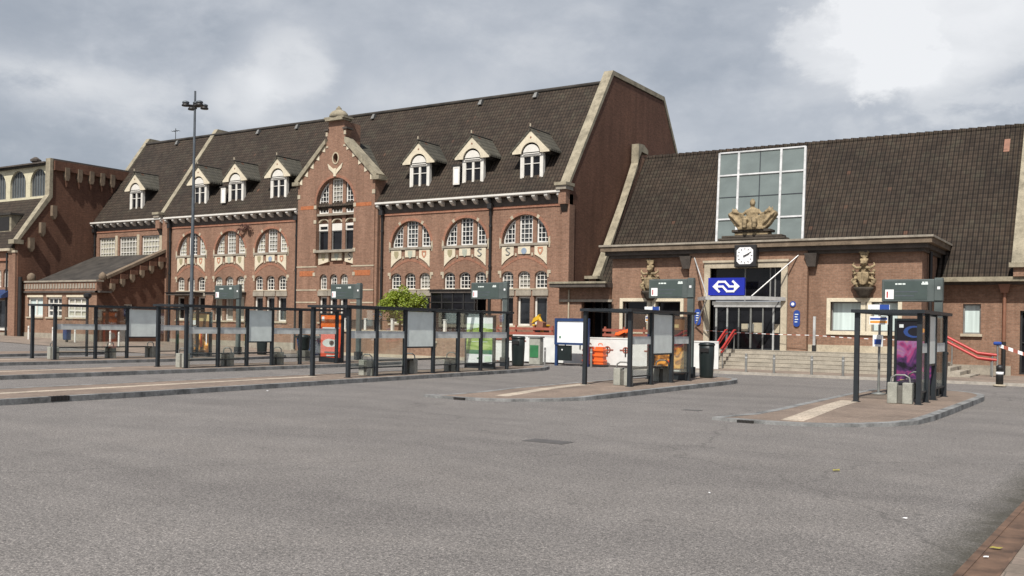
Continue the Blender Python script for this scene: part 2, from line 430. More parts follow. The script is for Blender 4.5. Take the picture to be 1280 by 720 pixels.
def side_light(parent, c, sgn, r, z0, zs, y, xi, pm):
    """outer light of a round-headed window: straight inner jamb, curved outer edge"""
    fw = .075; xo = r-.02
    def outline(x_in, rad, zb):
        a1 = math.acos(min(1, x_in/rad)); pts = [(x_in, zb), (rad, zb)] + [(rad*cos(a1*i/10), zs+rad*sin(a1*i/10)) for i in range(11)]
        return [(c+sgn*p[0], p[1]) for p in (pts if zb < zs else pts[:1]+pts[2:])]
    mb = MB(); mb.xz(outline(xi, xo, z0), y, y+.07, 'offw', [outline(xi+fw, xo-fw, z0+fw+.02)])
    for i in (1, 2):
        x = xi+(xo-xi)*i/3; mb.box(c+sgn*x-.016, c+sgn*x+.016, y+.012, y+.058, z0+.03, zs+sqrt(max(0, xo*xo-x*x))-.04, 'offw')
    for j in range(1, 6):
        z = z0+j*.262; h = z-zs; xm = sqrt(max(0, xo*xo-max(0, h)**2))-.04
        if xm > xi+.06: mb.box(min(c+sgn*xi, c+sgn*xm), max(c+sgn*xi, c+sgn*xm), y+.016, y+.054, z-.016, z+.016, 'offw')
    f = mb.build('window', parent)
    p = MB(); p.xz(outline(xi+.01, xo-.01, z0+.02), y+.075, y+.09, pm); p.build('pane', f)

def crest(parent, c, z, y, kind):
    cm = [('crest_blue', (.24, .30, .38)), ('crest_red', (.42, .20, .12)), ('crest_olive', (.32, .28, .17)), ('crest_dark', (.20, .20, .19)), ('crest_green', (.36, .38, .31))][kind]
    m = CR.setdefault(cm[0], None) or CR.__setitem__(cm[0], col(*cm)) or CR[cm[0]]
    mb = MB()
    if kind == 0: mb.xz([(c+.17*cos(2*pi*i/14), z+.17*sin(2*pi*i/14)) for i in range(14)], y-.012, y, m)
    elif kind == 3:
        mb.tube([(c+.13, y-.01, z+.17), (c-.05, y-.01, z+.2), (c-.13, y-.01, z+.1), (c, y-.01, z), (c+.13, y-.01, z-.1), (c+.03, y-.01, z-.2), (c-.13, y-.01, z-.17)], .035, m, 6)
    else:
        sh = [(c-.16, z+.2), (c+.16, z+.2), (c+.16, z-.02), (c+.08, z-.17), (c, z-.23), (c-.08, z-.17), (c-.16, z-.02)]
        mb.xz(sh[::-1], y-.012, y, m, [[(c+(p[0]-c)*.5, z+(p[1]-z)*.5) for p in sh[::-1]]] if kind == 1 else ())
    mb.build('crest', parent)
CR = {}

def big_bay(parent, c, y, kinds, pm, gm='glassb', ground='win', open_mid=False):
    """three-light round window, painted panels below it, then three small arched and three tall ground-floor windows"""
    r = 1.46; z0, zs = 6.26, 6.33
    yw = y+.2
    b = MB()
    for sg in (-1, 1): b.box(c+sg*.55-.13, c+sg*.55+.13, y+.13, y+.5, z0, 7.9, 'brick')
    b.build_each('pier', parent)
    window(parent, c-.41, c+.41, z0+.02, 7.83, yw, 3, 6, pm, 'offw')
    for sg in (-1, 1): side_light(parent, c, sg, r, z0+.02, zs, yw, .69, pm)
    st = MB(); st.box(c-1.55, c+1.55, y-.09, y+.25, 6.13, 6.26, 'band')
    st.build('sill', parent)
    # voussoir blocks of pale stone
    q = MB()
    for a in (58, 122):
        a = radians(a); p = lambda rr, da: (c+rr*cos(a+da), zs+rr*sin(a+da))
        q.xz([p(1.47, -.05), p(1.66, -.055), p(1.66, .055), p(1.47, .05)], y-.025, y+.02, 'pale')
    for sg in (-1, 1):
        q.xz([(c+sg*1.48, 6.05), (c+sg*1.58, 6.0), (c+sg*1.62, 6.25), (c+sg*1.60, 6.62), (c+sg*1.49, 6.52), (c+sg*1.48, 6.3)], y-.03, y+.02, 'pale')
        q.box(c+sg*1.56-.11, c+sg*1.56+.11, y-.03, y+.02, 4.62, 4.80, 'pale')
        q.box(c+sg*1.50-.05, c+sg*1.50+.05, y-.03, y+.02, 4.42, 4.62, 'pale')
    q.build_each('stone_block', parent)
    # header ring of the arch, slightly proud
    ring = MB(); ring.xz(arc(c, zs, 1.63, 0, pi, 26)+arc(c, zs, 1.475, pi, 0, 26), y-.015, y+.03, 'brickring'); ring.build('arch_ring', parent)
    for sg, kd in ((-1, kinds[0]), (0, kinds[1]), (1, kinds[2])):
        pn = MB()
        if sg: poly = [(c+sg*p[0], p[1]) for p in ((1.42, 6.10), (.66, 6.10), (.66, 5.64), (.80, 5.58), (1.0, 5.47), (1.22, 5.31), (1.42, 5.10))]
        else: poly = rect(c-.38, c+.38, 5.68, 6.10)
        pn.xz(poly, y-.05, y+.02, 'cream')
        p = pn.build('panel', parent); crest(p, c+sg*1.02, 5.84, y-.051, kd)
    cp = MB()
    for sg in (-1, 1): cp.box(c+sg*.52-.05, c+sg*.52+.05, y-.05, y+.02, 5.58, 5.74, 'pale')
    cp.build_each('panel_pilaster', parent)
    ra = MB(); ra.xz([(c-1.45, 4.98)]+[(c-1.45+2.9*i/16, 4.98+.6*sin(pi*i/16)) for i in range(1, 16)]+[(c+1.45, 4.98)]+[(c+1.45-2.9*i/16, 4.82+.62*sin(pi*i/16)) for i in range(0, 17)], y-.012, y+.02, 'brickring'); ra.build('relieving_arch', parent)
    small_row(parent, c, y, 1., pm if gm == 'glassc' else 'glass', gm, ground, open_mid)

def small_row(parent, c, y, k, pm, gm, ground='win', open_mid=False):
    for i in (-1, 0, 1):
        cx = c+i*1.06*k; w = .385*(k if k < 1 else 1)
        window(parent, cx-w, cx+w, 3.82, 4.77, y+.14, 3, 4, 'glassb' if (open_mid and i == 0) else pm, 'white', .07, .035, .27)
        ln = MB(); ln.box(cx-w-.1, cx+w+.1, y-.06, y+.1, 3.44, 3.74, 'band'); ln.build('lintel', parent)
        if ground == 'win': window(parent, cx-w-.02, cx+w+.02, 1.83, 3.41, y+.16, 1, 1, gm, 'white', .10, .04)
        elif ground == 'pale': window(parent, cx-w-.02, cx+w+.02, 1.83, 3.41, y+.16, 1, 2, 'glassc', 'white', .10, .05)
    sl = MB(); sl.box(c-1.55*k, c+1.55*k, y-.08, y+.16, 1.73, 1.83, 'pale'); sl.box(c-1.5*k, c+1.5*k, y-.05, y+.14, 3.76, 3.83, 'pale'); sl.build_each('sill', parent)

M['treads'] = stone('worn_tread_stone', (.36, .325, .27), .3)
M['brickring'] = brick('arch_brick', (.36, .165, .105), (.29, .125, .08), (.30, .21, .16), .15)
LC = [X(-53.14), X(-49.38), X(-45.6)]; RC = [X(-34.4), X(-30.61), X(-26.8)]
xl0, xl1, xm0, xc0, xc1, xr1 = -65.28, X(-55.9), X(-55.55), X(-43.0), X(-36.86), X(-24.15)
GW = .46
# front walls
w = MB(); w.xz(rect(xl0, xl1, 0, 8.75), FY, FY+.4, 'brick', [rect(X(a), X(b), Z(6.17), Z(7.66)) for a, b in ((-63.3, -61.4), (-60.95, -58.95), (-58.45, -56.5))]); w.build('wall', main)
w = MB(); w.xz(rect(xm0-.3, xc0, 0, 8.75), FY, FY+.4, 'brick', sum([bay_holes(c) for c in LC], [])); w.build('wall', main)
w = MB(); w.xz(rect(xc1, xr1, 0, 8.75), FY, FY+.4, 'brick', sum([bay_holes(c) for c in RC], [])); w.build('wall', main)
for a, b in ((-63.3, -61.4), (-60.95, -58.95), (-58.45, -56.5)):
    a, b = X(a), X(b); m3 = (b-a)/3
    window(main, a, b, Z(6.17), Z(7.66), FY+.12, 6, 4, 'glassc', 'white', .09, .05)
    s = MB(); s.box(a-.1, b+.1, FY-.07, FY+.1, Z(6.17)-.11, Z(6.17), 'pale'); s.build('sill', main)
    s = MB(); s.box(b+.02, b+.3, FY-.03, FY+.02, 6.1, 7.9, 'pale'); s.build('mullion', main)
w = MB(); w.box(xl0, xl1, FY-.05, FY+.03, 5.62, 5.98, 'band'); w.build('string_course', main)
for c, kd, om in zip(LC, ((2, 4, 1), (1, 4, 2), (2, 0, 1)), (False, False, True)): big_bay(main, c, FY, kd, 'glassc', 'glassb' if c != LC[1] else 'glassc', 'pale' if c == LC[1] else 'win', om)
for c, kd, om in zip(RC, ((2, 4, 1), (2, 4, 3), (3, 0, 1)), (False, True, False)): big_bay(main, c, FY, kd, 'glass', 'glassb', 'win', om)
# string courses
for a, b in ((xm0, xc0), (xc1, xr1)):
    s = MB(); s.box(a, b, FY-.05, FY+.03, 8.16, 8.25, 'brickring'); s.box(a, b, FY-.03, FY+.03, 3.76, 3.83, 'pale') if False else None; s.build('string_course', main)
    s = MB(); s.box(a, b, FY-.07, FY+.03, 1.2, 1.32, 'pale'); s.box(a, b, FY-.03, FY+.03, 0, .5, 'band'); s.build('plinth', main)
s = MB(); s.box(xl0, xl1, FY-.05, FY+.03, 8.16, 8.25, 'brickring'); s.build('string_course', main)
# cornice: white gutter on dentil brackets
for a, b in ((xl0-.1, xl1), (xm0-.05, xc0-.05), (xc1+.1, xr1-.35)):
    g = MB(); g.box(a, b, FY-.40, FY+.1, 8.80, 8.88, 'white'); g.box(a, b, FY-.44, FY-.34, 8.83, 8.93, 'white'); g.box(a, b, FY-.02, FY+.02, 8.30, 8.72, 'copd')
    n = int((b-a)/.78)
    for i in range(n+1):
        x = a+.12+(b-a-.24)*i/n
        g.yz([(FY-.37, 8.81), (FY-.37, 8.70), (FY-.28, 8.62), (FY-.1, 8.52), (FY, 8.50), (FY, 8.81)], x-.10, x+.10, 'white')
    g.build('cornice', main)
# gable end walls + copings
def rake(off=0., y0=44.0): return [(44.0-off*.6, 9.25+off*.2), (48.75-off*.35, 16.02+off), (55.7+off*.35, 16.02+off), (60.6+off*.6, 9.25+off*.2)]
def gable(x0, x1, mat='brickd', name='gable_wall', lo=0.):
    w = MB(); w.yz([(44.02, 0), (60.5, 0)] + [(60.5, 9.2-lo), (55.68, 15.95-lo), (48.77, 15.95-lo), (44.02, 9.2-lo)], x0, x1, mat); w.build(name, main)
    c = MB(); a, b = rake(0), rake(.26)
    for i in range(3):
        p, q, r_, s_ = a[i], a[i+1], b[i+1], b[i]
        c.yz([(k_[0], k_[1]-lo) for k_ in (p, q, r_, s_)], x0-.05, x1+.05, 'cope')
    c.build('coping', main)
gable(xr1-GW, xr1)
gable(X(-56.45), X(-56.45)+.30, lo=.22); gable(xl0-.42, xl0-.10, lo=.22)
for x in (X(-56.45)+.18, xr1-.25):
    k = MB(); k.box(x-.30, x+.30, 43.5, 44.3, 8.95, 9.16, 'band'); k.box(x-.36, x+.36, 43.42, 44.35, 9.16, 9.32, 'cope'); k.box(x-.2, x+.24, 43.62, 44.1, 8.2, 8.95, 'brick'); k.yz([(43.7, 8.2), (44.02, 8.2), (44.02, 7.7)], x-.16, x+.16, 'copd'); k.build('kneeler', main)
# brick piers
for a, b, t, yy in ((X(-55.95), X(-55.45), 8.95, 43.8), (xc1-.05, xc1+.18, 8.6, 43.75)):
    p = MB(); p.box(a, b, yy, FY+.1, 0, t, 'brick'); p.build('pier', main)
p = MB(); p.box(xr1-.42, xr1+.05, FY-.06, FY+.5, 0, 8.2, 'brick'); p.build('pier', main)
# roof
r_ = MB()
r_.yz([(43.78, 8.93), (48.42, 15.56), (56.0, 15.56), (60.9, 8.6), (60.7, 8.4), (44.3, 8.4)], xl0+.005, xr1-GW, 'roof'); roof = r_.build('roof', main)
rc = MB(); rc.tube([(xl0-.1, 48.42, 15.58), (xr1-GW, 48.42, 15.58)], .12, 'slate', 8); rc.build('ridge_tiles', roof)
for x in (-61.36, -52.55, -48.71, -41.21-.6, -33.33, -29.44):
    v = MB(); v.hull8([(x-.12, 47.98, 15.16), (x+.12, 47.98, 15.16), (x+.12, 48.2, 15.14), (x-.12, 48.2, 15.14)], [(x-.02, 48.06, 15.44), (x+.16, 48.06, 15.46), (x+.16, 48.26, 15.46), (x-.02, 48.26, 15.44)], 'grey'); v.build('roof_vent', roof)
an_ = MB(); an_.tube([(-61.9, 48.4, 15.5), (-61.9, 48.4, 16.5)], .025, 'black', 6); an_.tube([(-62.3, 48.4, 16.3), (-61.5, 48.4, 16.3)], .018, 'black', 6)
for xx in (-62.2, -61.9, -61.6): an_.tube([(xx, 48.2, 16.3), (xx, 48.6, 16.3)], .014, 'black', 6)
an_.build('aerial', roof)
# central gabled bay
CYY = 43.68; cc = X(-39.96)
bay_out = [(xc0, 0), (xc1, 0), (xc1, 10.45), (-40.06, 12.80), (-40.20, 12.95), (-40.10, 13.25), (-40.02, 13.5), (-40.24, 13.62), (-40.24, 14.12), (-41.52, 14.12), (-41.52, 13.62), (-41.74, 13.5), (-41.66, 13.25), (-41.56, 12.95), (-41.70, 12.80), (xc0, 10.45)]
ov = [(cc+.2*cos(2*pi*i/16), 11.83+.30*sin(2*pi*i/16)) for i in range(16)]
w = MB(); w.xz(bay_out, CYY, CYY+.42, 'brick', [arch(cc-1.53, cc+1.53, 5.3, 9.12, 22), ov] + bay_holes(cc, .8)); w.build('wall', main)
w = MB(); w.box(xc0, xc0+.3, CYY+.42, 46, 8.3, 10.5, 'brick'); w.box(xc1-.3, xc1, CYY+.42, 46, 8.3, 10.5, 'brick'); w.build_each('gable_cheek', main)
w = MB(); w.xz([(xc0+.05, 8.8), (xc1-.05, 8.8), (xc1-.05, 10.3), ((xc0+xc1)/2, 13.1), (xc0+.05, 10.3)], CYY+.43, 47.4, 'roofy'); w.build('gable_roof', main)
w = MB(); w.box(cc-1.6, cc+1.6, CYY+.38, CYY+.46, 5.2, 10.75, 'brick'); w.xz([(cc+.28*cos(2*pi*i/16), 11.83+.38*sin(2*pi*i/16)) for i in range(16)], CYY-.03, CYY+.05, 'stone', [ov[::-1]]); w.box(cc-.25, cc+.25, CYY+.38, CYY+.44, 11.4, 12.2, 'dark'); w.build('recess', main)
yy = CYY+.27
window(main, cc-.42, cc+.42, 8.5, 10.62, yy, 3, 8, 'glass', 'white')
for sg in (-1, 1): side_light(main, cc, sg, 1.53, 8.5, 9.12, yy, .72, 'glass')
w = MB()
for sg in (-1, 1): w.box(cc+sg*.57-.13, cc+sg*.57+.13, CYY+.2, CYY+.4, 6.25, 10.7, 'brick')
w.build_each('pier', main)
for i in (-1, 0, 1):
    cx = cc+i*1.09
    window(main, cx-.41, cx+.41, 6.25, 7.45, yy, 1, 1, 'glassb', 'grey', .05)
    f = MB(); f.xz(rect(cx-.41, cx+.41, 7.45, 7.88), yy-.03, yy+.06, 'white', [rect(cx-.3, cx+.3, 7.53, 7.72)] if i else ()); f.box(cx-.3, cx+.3, yy+.03, yy+.05, 7.5, 7.75, 'glassb' if i else 'grey'); f.build('fanlight', main)
    a = MB(); a.xz(arc(cx, 7.95, .44, 0, pi, 10, .55)+arc(cx, 7.95, .34, pi, 0, 10, .55), yy-.06, yy+.1, 'pale'); a.build('small_arch', main)
    pn = MB(); poly = rect(cx-.42, cx+.42, 5.62, 6.1) if i == 0 else [(cx-.42, 6.1), (cx-.42, 5.35 if i < 0 else 5.55), (cx+.42, 5.35 if i > 0 else 5.55), (cx+.42, 6.1)]
    pn.xz(poly, CYY+.22, CYY+.39, 'cream'); p = pn.build('panel', main); crest(p, cx, 5.85, CYY+.219, (2, 4, 3)[i+1])
s = MB(); s.box(cc-1.53, cc+1.53, CYY+.05, CYY+.4, 8.36, 8.5, 'band'); s.box(cc-1.6, cc+1.6, CYY-.05, CYY+.4, 6.1, 6.25, 'band'); s.build_each('sill', main)
small_row(main, cc, CYY, .8, 'glass', 'glassb')
ring = MB(); ring.xz(arc(cc, 9.12, 1.70, 0, pi, 26)+arc(cc, 9.12, 1.54, pi, 0, 26), CYY-.02, CYY+.03, 'brickring'); ring.build('arch_ring', main)
# orange brick bands, pale bands and stone blocks of the gable
b = MB()
for zz, zt in ((8.80, 9.02), (4.66, 4.98)):
    b.box(xc0+.25, cc-1.62, CYY-.012, CYY+.05, zz, zt, 'orange'); b.box(cc+1.62, xc1-.25, CYY-.012, CYY+.05, zz, zt, 'orange')
b.build_each('orange_band', main)
b = MB()
for zz in (3.0, 3.76, 5.2):
    b.box(xc0-.01, cc-1.4, CYY-.02, CYY+.04, zz, zz+.08, 'pale'); b.box(cc+1.4, xc1+.01, CYY-.02, CYY+.04, zz, zz+.08, 'pale')
b.box(xc0-.02, xc1+.02, CYY-.06, CYY+.04, 1.2, 1.32, 'pale')
for zz in (8.8, 7.9, 6.1, 4.66):
    for sg in (-1, 1): b.box(cc+sg*1.62-.1, cc+sg*1.62+.1, CYY-.03, CYY+.03, zz, zz+.22, 'pale')
b.build_each('stone_band', main)
q = MB()
for sg in (-1, 1):
    xa = xc1 if sg > 0 else xc0; xb = -40.12 if sg > 0 else -41.64
    for i in range(5):
        t0, t1 = i/5+.02, (i+.75)/5
        p = lambda t: (xa+(xb-xa)*t, 10.40+(12.78-10.40)*t)
        a0, a1 = p(t0), p(t1)
        q.xz([a0, a1, (a1[0]-sg*.02, a0[1]-.02), (a0[0]-sg*.02 if False else a0[0], a0[1]-.02)] if False else [a0, a1, (a1[0], a0[1]-.10)], CYY-.03, CYY+.03, 'cream')
    q.box(xa-sg*.05-.15 if sg > 0 else xa-.02, xa+.02 if sg > 0 else xa+.2, CYY-.03, CYY+.03, 9.5, 9.75, 'pale')
    q.box(cc+sg*.72-.1, cc+sg*.72+.1, CYY-.03, CYY+.03, 12.5, 12.62, 'pale')
    q.xz([(cc+sg*.06, 11.05), (cc+sg*.2, 11.2), (cc+sg*.62, 11.52), (cc+sg*.5, 11.2), (cc+sg*.36, 11.08), (cc+sg*.2, 10.96), (cc+sg*.1, 10.85)], CYY-.05, CYY+.02, 'cream')
    q.box(cc+sg*.74-.1, cc+sg*.74+.06, CYY-.03, CYY+.03, 13.22, 13.48, 'pale')
q.box(cc-.1, cc+.1, CYY-.08, CYY+.02, 10.72, 11.2, 'cream')
q.build_each('gable_stone', main)
cpm = MB()
for sg in (-1, 1):
    xa = (xc1 if sg > 0 else xc0)+sg*.12; xb = (-40.10 if sg > 0 else -41.66)
    cpm.xz([(xa, 10.38), (xb, 12.74), (xb, 13.06), (xa+sg*.1, 10.66)], CYY-.14, CYY+.62, 'cope')
    cpm.box(xa-.28, xa+.28, CYY-.16, CYY+.64, 10.32, 10.55, 'cope')
    xs = cc+sg*.76
    cpm.box(xs-.17, xs+.17, CYY-.1, CYY+.5, 13.55, 13.66, 'copd')
cpm.build_each('coping', main)
fin = MB()
for hw, z0_, z1_ in ((.70, 14.1, 14.22), (.80, 14.22, 14.33)): fin.box(cc-hw, cc+hw, CYY-.25, CYY+.65, z0_, z1_, 'cope')
fin.lathe((cc, CYY+.2, 14.33), [(.68, 0), (.62, .2), (.47, .36), (.26, .45), (.18, .5), (.2, .54), (.13, .62), (.02, .72)], 'cope', 18, .75); fin.build('finial', main)
w = MB(); w.box(cc-.6, cc+.6, CYY+.42, 45.2, 12.6, 14.05, 'brick'); w.build('chimney_neck', main)
# downpipes
for x in (X(-28.91), X(-36.86)+.42, X(-43.5)+.22, X(-55.6)+.35, xl0+.12):
    d = MB(); d.tube([(x, FY-.10, .1), (x, FY-.10, 8.45), (x, FY-.25, 8.78)], .075, 'black', 8); d.box(x-.14, x+.14, FY-.28, FY-.01, 8.2, 8.48, 'black')
    for zz in (2.5, 5., 7.2): d.tube([(x, FY-.10, zz), (x, FY-.10, zz+.12)], .1, 'black', 8)
    d.build('downpipe', main)
# dormers
def dormer(cx, opened=False):
    y = 44.43; z0 = 9.70
    b = MB(); b.box(cx-.66, cx+.66, y+.12, 46.6, 9.4, 11.2, 'slate'); b.box(cx-.72, cx-.6, y-.02, y+.2, 9.62, 11.2, 'white'); b.box(cx+.6, cx+.72, y-.02, y+.2, 9.62, 11.2, 'white')
    b.box(cx-.8, cx+.8, y-.12, y+.3, 9.56, 9.68, 'pale'); d = b.build('dormer', main)
    t = MB(); t.xz([(cx+.52, 11.1)]+arc(cx, 11.1, .52, 0, pi, 12)+[(cx-.52, 11.1)], y-.10, y+.1, 'white'); t.box(cx-.62, cx+.62, y-.05, y+.1, 11.02, 11.12, 'white'); t.build('tympanum', d)
    gb = MB(); gb.xz([(cx-1.17, 11.14), (cx-.60, 11.14)]+[(cx-.60*cos(pi*i/14), 11.14+.58*sin(pi*i/14)) for i in range(1, 14)]+[(cx+.60, 11.14), (cx+1.17, 11.14), (cx+1.19, 11.3), (cx, 12.42), (cx-1.19, 11.3)], y-.16, y-.05, 'cream')
    gb.xz([(cx+.055*cos(2*pi*i/8), 11.98+.055*sin(2*pi*i/8)) for i in range(8)], y-.17, y-.1, 'copper'); gb.build('gable_board', d)
    r = MB()
    for sg in (-1, 1):
        r.hull8([(cx, y-.2, 12.50), (cx+sg*1.28, y-.2, 11.28), (cx+sg*1.28, y-.2, 11.17), (cx, y-.2, 12.37)], [(cx, 47., 12.50), (cx+sg*1.28, 45.75, 11.28), (cx+sg*1.28, 45.75, 11.17), (cx, 47., 12.37)], 'roofy')
    r.box(cx-.03, cx+.03, y-.24, y-.17, 12.4, 12.72, 'pale'); r.tube([(cx, y-.3, 12.5), (cx, 46.6, 12.5)], .06, 'slate', 6); r.build('dormer_roof', d)
    so = MB(); so.box(cx-1.0, cx+1.0, y+.3, 45.5, 11.1, 11.25, 'slate'); so.box(cx-1.1, cx+1.1, y-.1, y+.4, 11.15, 11.2, 'slate'); so.build('soffit', d)
    f = MB(); f.xz(rect(cx-.62, cx+.62, z0, 11.04), y, y+.09, 'white', [rect(cx-.50, cx-.07, z0+.11, 10.98), rect(cx+.07, cx+.50, z0+.11, 10.98)])
    for sg in (-1, 1):
        for zz in (10.17, 10.6)[1:]: f.box(cx+sg*.285-.23, cx+sg*.285+.23, y+.02, y+.08, zz-.02, zz+.02, 'white')
    f.build('window_frame', d)
    MB().box(cx-.6, cx+.6, y+.085, y+.11, z0+.03, 11.0, 'glassb').build('pane', d)
    if opened:
        s = MB(); s.xz(rect(cx-1.18, cx-.74, 9.72, 10.75), y-.28, y-.22, 'white', [rect(cx-1.09, cx-.83, 9.82, 10.66)]); s.box(cx-1.1, cx-.82, y-.26, y-.24, 9.8, 10.68, 'sign'); s.box(cx-1.3, cx-.72, y-.3, y+.05, 10.75, 10.85, 'slate'); s.build('open_sash', d)
for x, op in ((-59.68, 0), (-52.94, 0), (-49.36, 1), (-45.46, 0), (-34.18, 0), (-30.48, 1), (-26.7, 0)): dormer(X(x), op)
# dark doorway canopies on the ground floor
def canopy(x0, x1, z, yf, posts=True):
    b = MB(); b.box(x0, x1, yf, FY-.02, z, z+.14, 'copd'); b.box(x0-.06, x1+.06, yf-.06, FY-.02, z+.14, z+.2, 'black')
    c = b.build('door_canopy', main)
    if posts:
        p = MB(); p.box(x0+.05, x1-.05, yf+.1, yf+.16, .9, z, 'glassb')
        for i in range(5):
            xx = x0+.05+(x1-x0-.18)*i/4; p.box(xx, xx+.08, yf+.06, yf+.2, .9, z, 'black')
        p.box(x0, x1, yf+.07, yf+.19, 3.0, 3.08, 'black'); p.build('porch_glazing', c)
canopy(RC[1]-1.62, RC[1]+1.5, 3.56, 42.9); canopy(LC[0]-1.6, LC[0]+1.3, 3.50, 43.2, False); canopy(LC[1]-1.45, LC[1]+1.6, 3.50, 43.2, False)

# ================================================================== LEFT HALL BUILDING AND LOW ANNEX
GX = -65.3
hb = thing('hall_building', 'tall brick building with blank corbelled side wall and cream clerestory of round windows', 'building', (-78, 46, 0))
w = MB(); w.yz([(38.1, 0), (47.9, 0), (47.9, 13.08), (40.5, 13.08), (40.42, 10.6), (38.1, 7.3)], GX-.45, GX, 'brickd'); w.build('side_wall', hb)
c = MB()
prof = [(37.98, 7.2), (38.2, 7.2), (40.55, 10.45), (40.55, 13.24), (40.32, 13.24), (40.28, 10.62)]
c.box(GX-.5, GX+.06, 40.56, 48, 13.1, 13.24, 'copd')
c.yz(prof, GX-.5, GX+.06, 'cope'); c.box(GX-.55, GX+.15, 37.7, 38.4, 6.9, 7.2, 'cope'); c.build('coping', hb)
w = MB()
w.box(GX, GX+.22, 40.6, 47.9, 12.4, 13.09, 'brickd'); w.build('upper_wall_band', hb)
cb = MB()
for y in (41.55, 42.55, 43.5, 44.4, 45.25): 
    cb.yz([(y-.17, 12.7), (y+.17, 12.7), (y+.17, 12.0), (y+.08, 11.75), (y-.08, 11.75), (y-.17, 12.0)], GX, GX+.3, 'corb'); cb.yz([(y-.12, 11.76), (y+.12, 11.76), (y, 11.3)], GX, GX+.17, 'brickd')
for y, z in ((40.6, 9.35), (39.75, 8.05), (38.95, 6.9)):
    cb.yz([(y-.17, z+.5), (y+.17, z+.5), (y+.17, z-.25), (y, z-.5), (y-.17, z-.25)], GX, GX+.3, 'corb')
cb.build_each('corbel', hb)
fy = 38.1; x0 = -96.
holes = []
for i in range(6):
    xx = GX-.55-i*4.2
    holes += [rect(xx-3.2, xx-.55, 1.0, 3.0)]
    holes += [arch(xx-1.25, xx-.5, 3.9, 4.9, 8, .3), arch(xx-2.25, xx-1.5, 3.9, 4.9, 8, .3), arch(xx-3.25, xx-2.5, 3.9, 4.9, 8, .3)]
w = MB(); w.xz(rect(x0, GX-.45, 0, 6.55), fy, fy+.4, 'brick', holes); w.build('wall', hb)
for i in range(6):
    xx = GX-.55-i*4.2
    window(hb, xx-3.2, xx-.55, 1.0, 3.0, fy+.12, 2, 1, 'glassb', 'grey', .08)
    for k in range(3): window(hb, xx-1.25-k, xx-.5-k, 3.9, 5.2, fy+.12, 2, 3, 'glassc', 'white', .07, .04, .3)
    s = MB(); s.box(xx-3.35, xx-.4, fy-.1, fy+.1, .85, 1.0, 'white'); s.build('sill', hb)
    a = MB(); a.hull8([(xx-3.3, fy-.02, 3.72), (xx-1.75, fy-.02, 3.72), (xx-1.75, fy-.65, 3.28), (xx-3.3, fy-.65, 3.28)], [(xx-3.3, fy-.02, 3.2), (xx-1.75, fy-.02, 3.2), (xx-1.75, fy-.65, 3.1), (xx-3.3, fy-.65, 3.1)], 'red')
    a.hull8([(xx-1.75, fy-.02, 3.72), (xx-.35, fy-.02, 3.72), (xx-.35, fy-.65, 3.28), (xx-1.75, fy-.65, 3.28)], [(xx-1.75, fy-.02, 3.2), (xx-.35, fy-.02, 3.2), (xx-.35, fy-.65, 3.1), (xx-1.75, fy-.65, 3.1)], 'blued'); a.build('awning', hb)
s = MB(); s.box(x0, GX-.45, fy-.35, fy+.1, 6.42, 6.6, 'pale'); s.box(x0, GX-.45, fy-.12, fy+.03, 5.75, 5.9, 'brickring'); s.box(x0, GX-.45, fy-.04, fy+.03, 0, .7, 'band'); s.build('cornice', hb)
s = MB(); s.box(GX-.95, GX-.1, fy-.14, fy+.2, 0, 6.4, 'brick'); s.box(GX-1.0, GX-.05, fy-.2, fy+.2, 6.3, 6.45, 'pale'); s.build('pier', hb)
s = MB(); s.tube([(GX+.16, fy+.1, .3), (GX+.16, fy+.1, 4.6)], .13, 'black', 8); s.tube([(GX-1.1, fy-.16, .3), (GX-1.1, fy-.16, 6.3)], .07, 'black', 8); s.build('downpipe', hb)
r_ = MB(); r_.yz([(37.85, 6.62), (40.5, 10.45), (48, 10.45), (48, 6.4), (38.3, 6.4)], x0, GX-.46, 'roof'); r_.build('roof', hb)
w = MB(); ch = []
for i in range(11):
    xx = GX-1.75-i*2.62; ch.append(arch(xx-1.02, xx+1.02, 10.62, 11.62, 16))
w.xz(rect(x0, GX-.46, 10.4, 12.8), 40.55, 40.8, 'yellow', ch); w.build('clerestory_wall', hb)
w = MB(); w.box(x0, GX-.46, 40.3, 48, 12.8, 12.92, 'slate'); w.box(x0, GX-.46, 40.15, 48, 12.92, 13.02, 'copd'); w.build('flat_roof', hb)
for i in range(11):
    xx = GX-1.75-i*2.62; f = MB(); f.xz(arch(xx-1.02, xx+1.02, 10.62, 11.62, 16), 40.68, 40.74, 'grey', [arch(xx-.96, xx+.96, 10.69, 11.62, 16)])
    for k in (-2, -1, 0, 1, 2):
        f.box(xx+k*.33-.015, xx+k*.33+.015, 40.69, 40.73, 10.65, 11.62+sqrt(max(0, .98-(k*.33)**2)), 'grey')
    f = f.build('clerestory_window', hb); MB().xz(arch(xx-1.0, xx+1.0, 10.64, 11.62, 16), 40.745, 40.76, 'clere').build('pane', f)
d = MB(); d.box(-69.2, -67.35, 38.75, 41, 7.9, 9.1, 'cope'); d.box(-69.4, -67.2, 38.6, 41, 9.1, 9.25, 'slate'); d.box(-69.0, -67.6, 38.72, 38.8, 8.0, 8.95, 'dark'); d.build('dormer', hb)
t = MB(); t.lathe((-71.5, 43, 13.3), [(.25, 0), (.25, .5), (.4, .55), (.4, .7), (.1, .9)], 'copd', 8); t.build('roof_vent', hb)

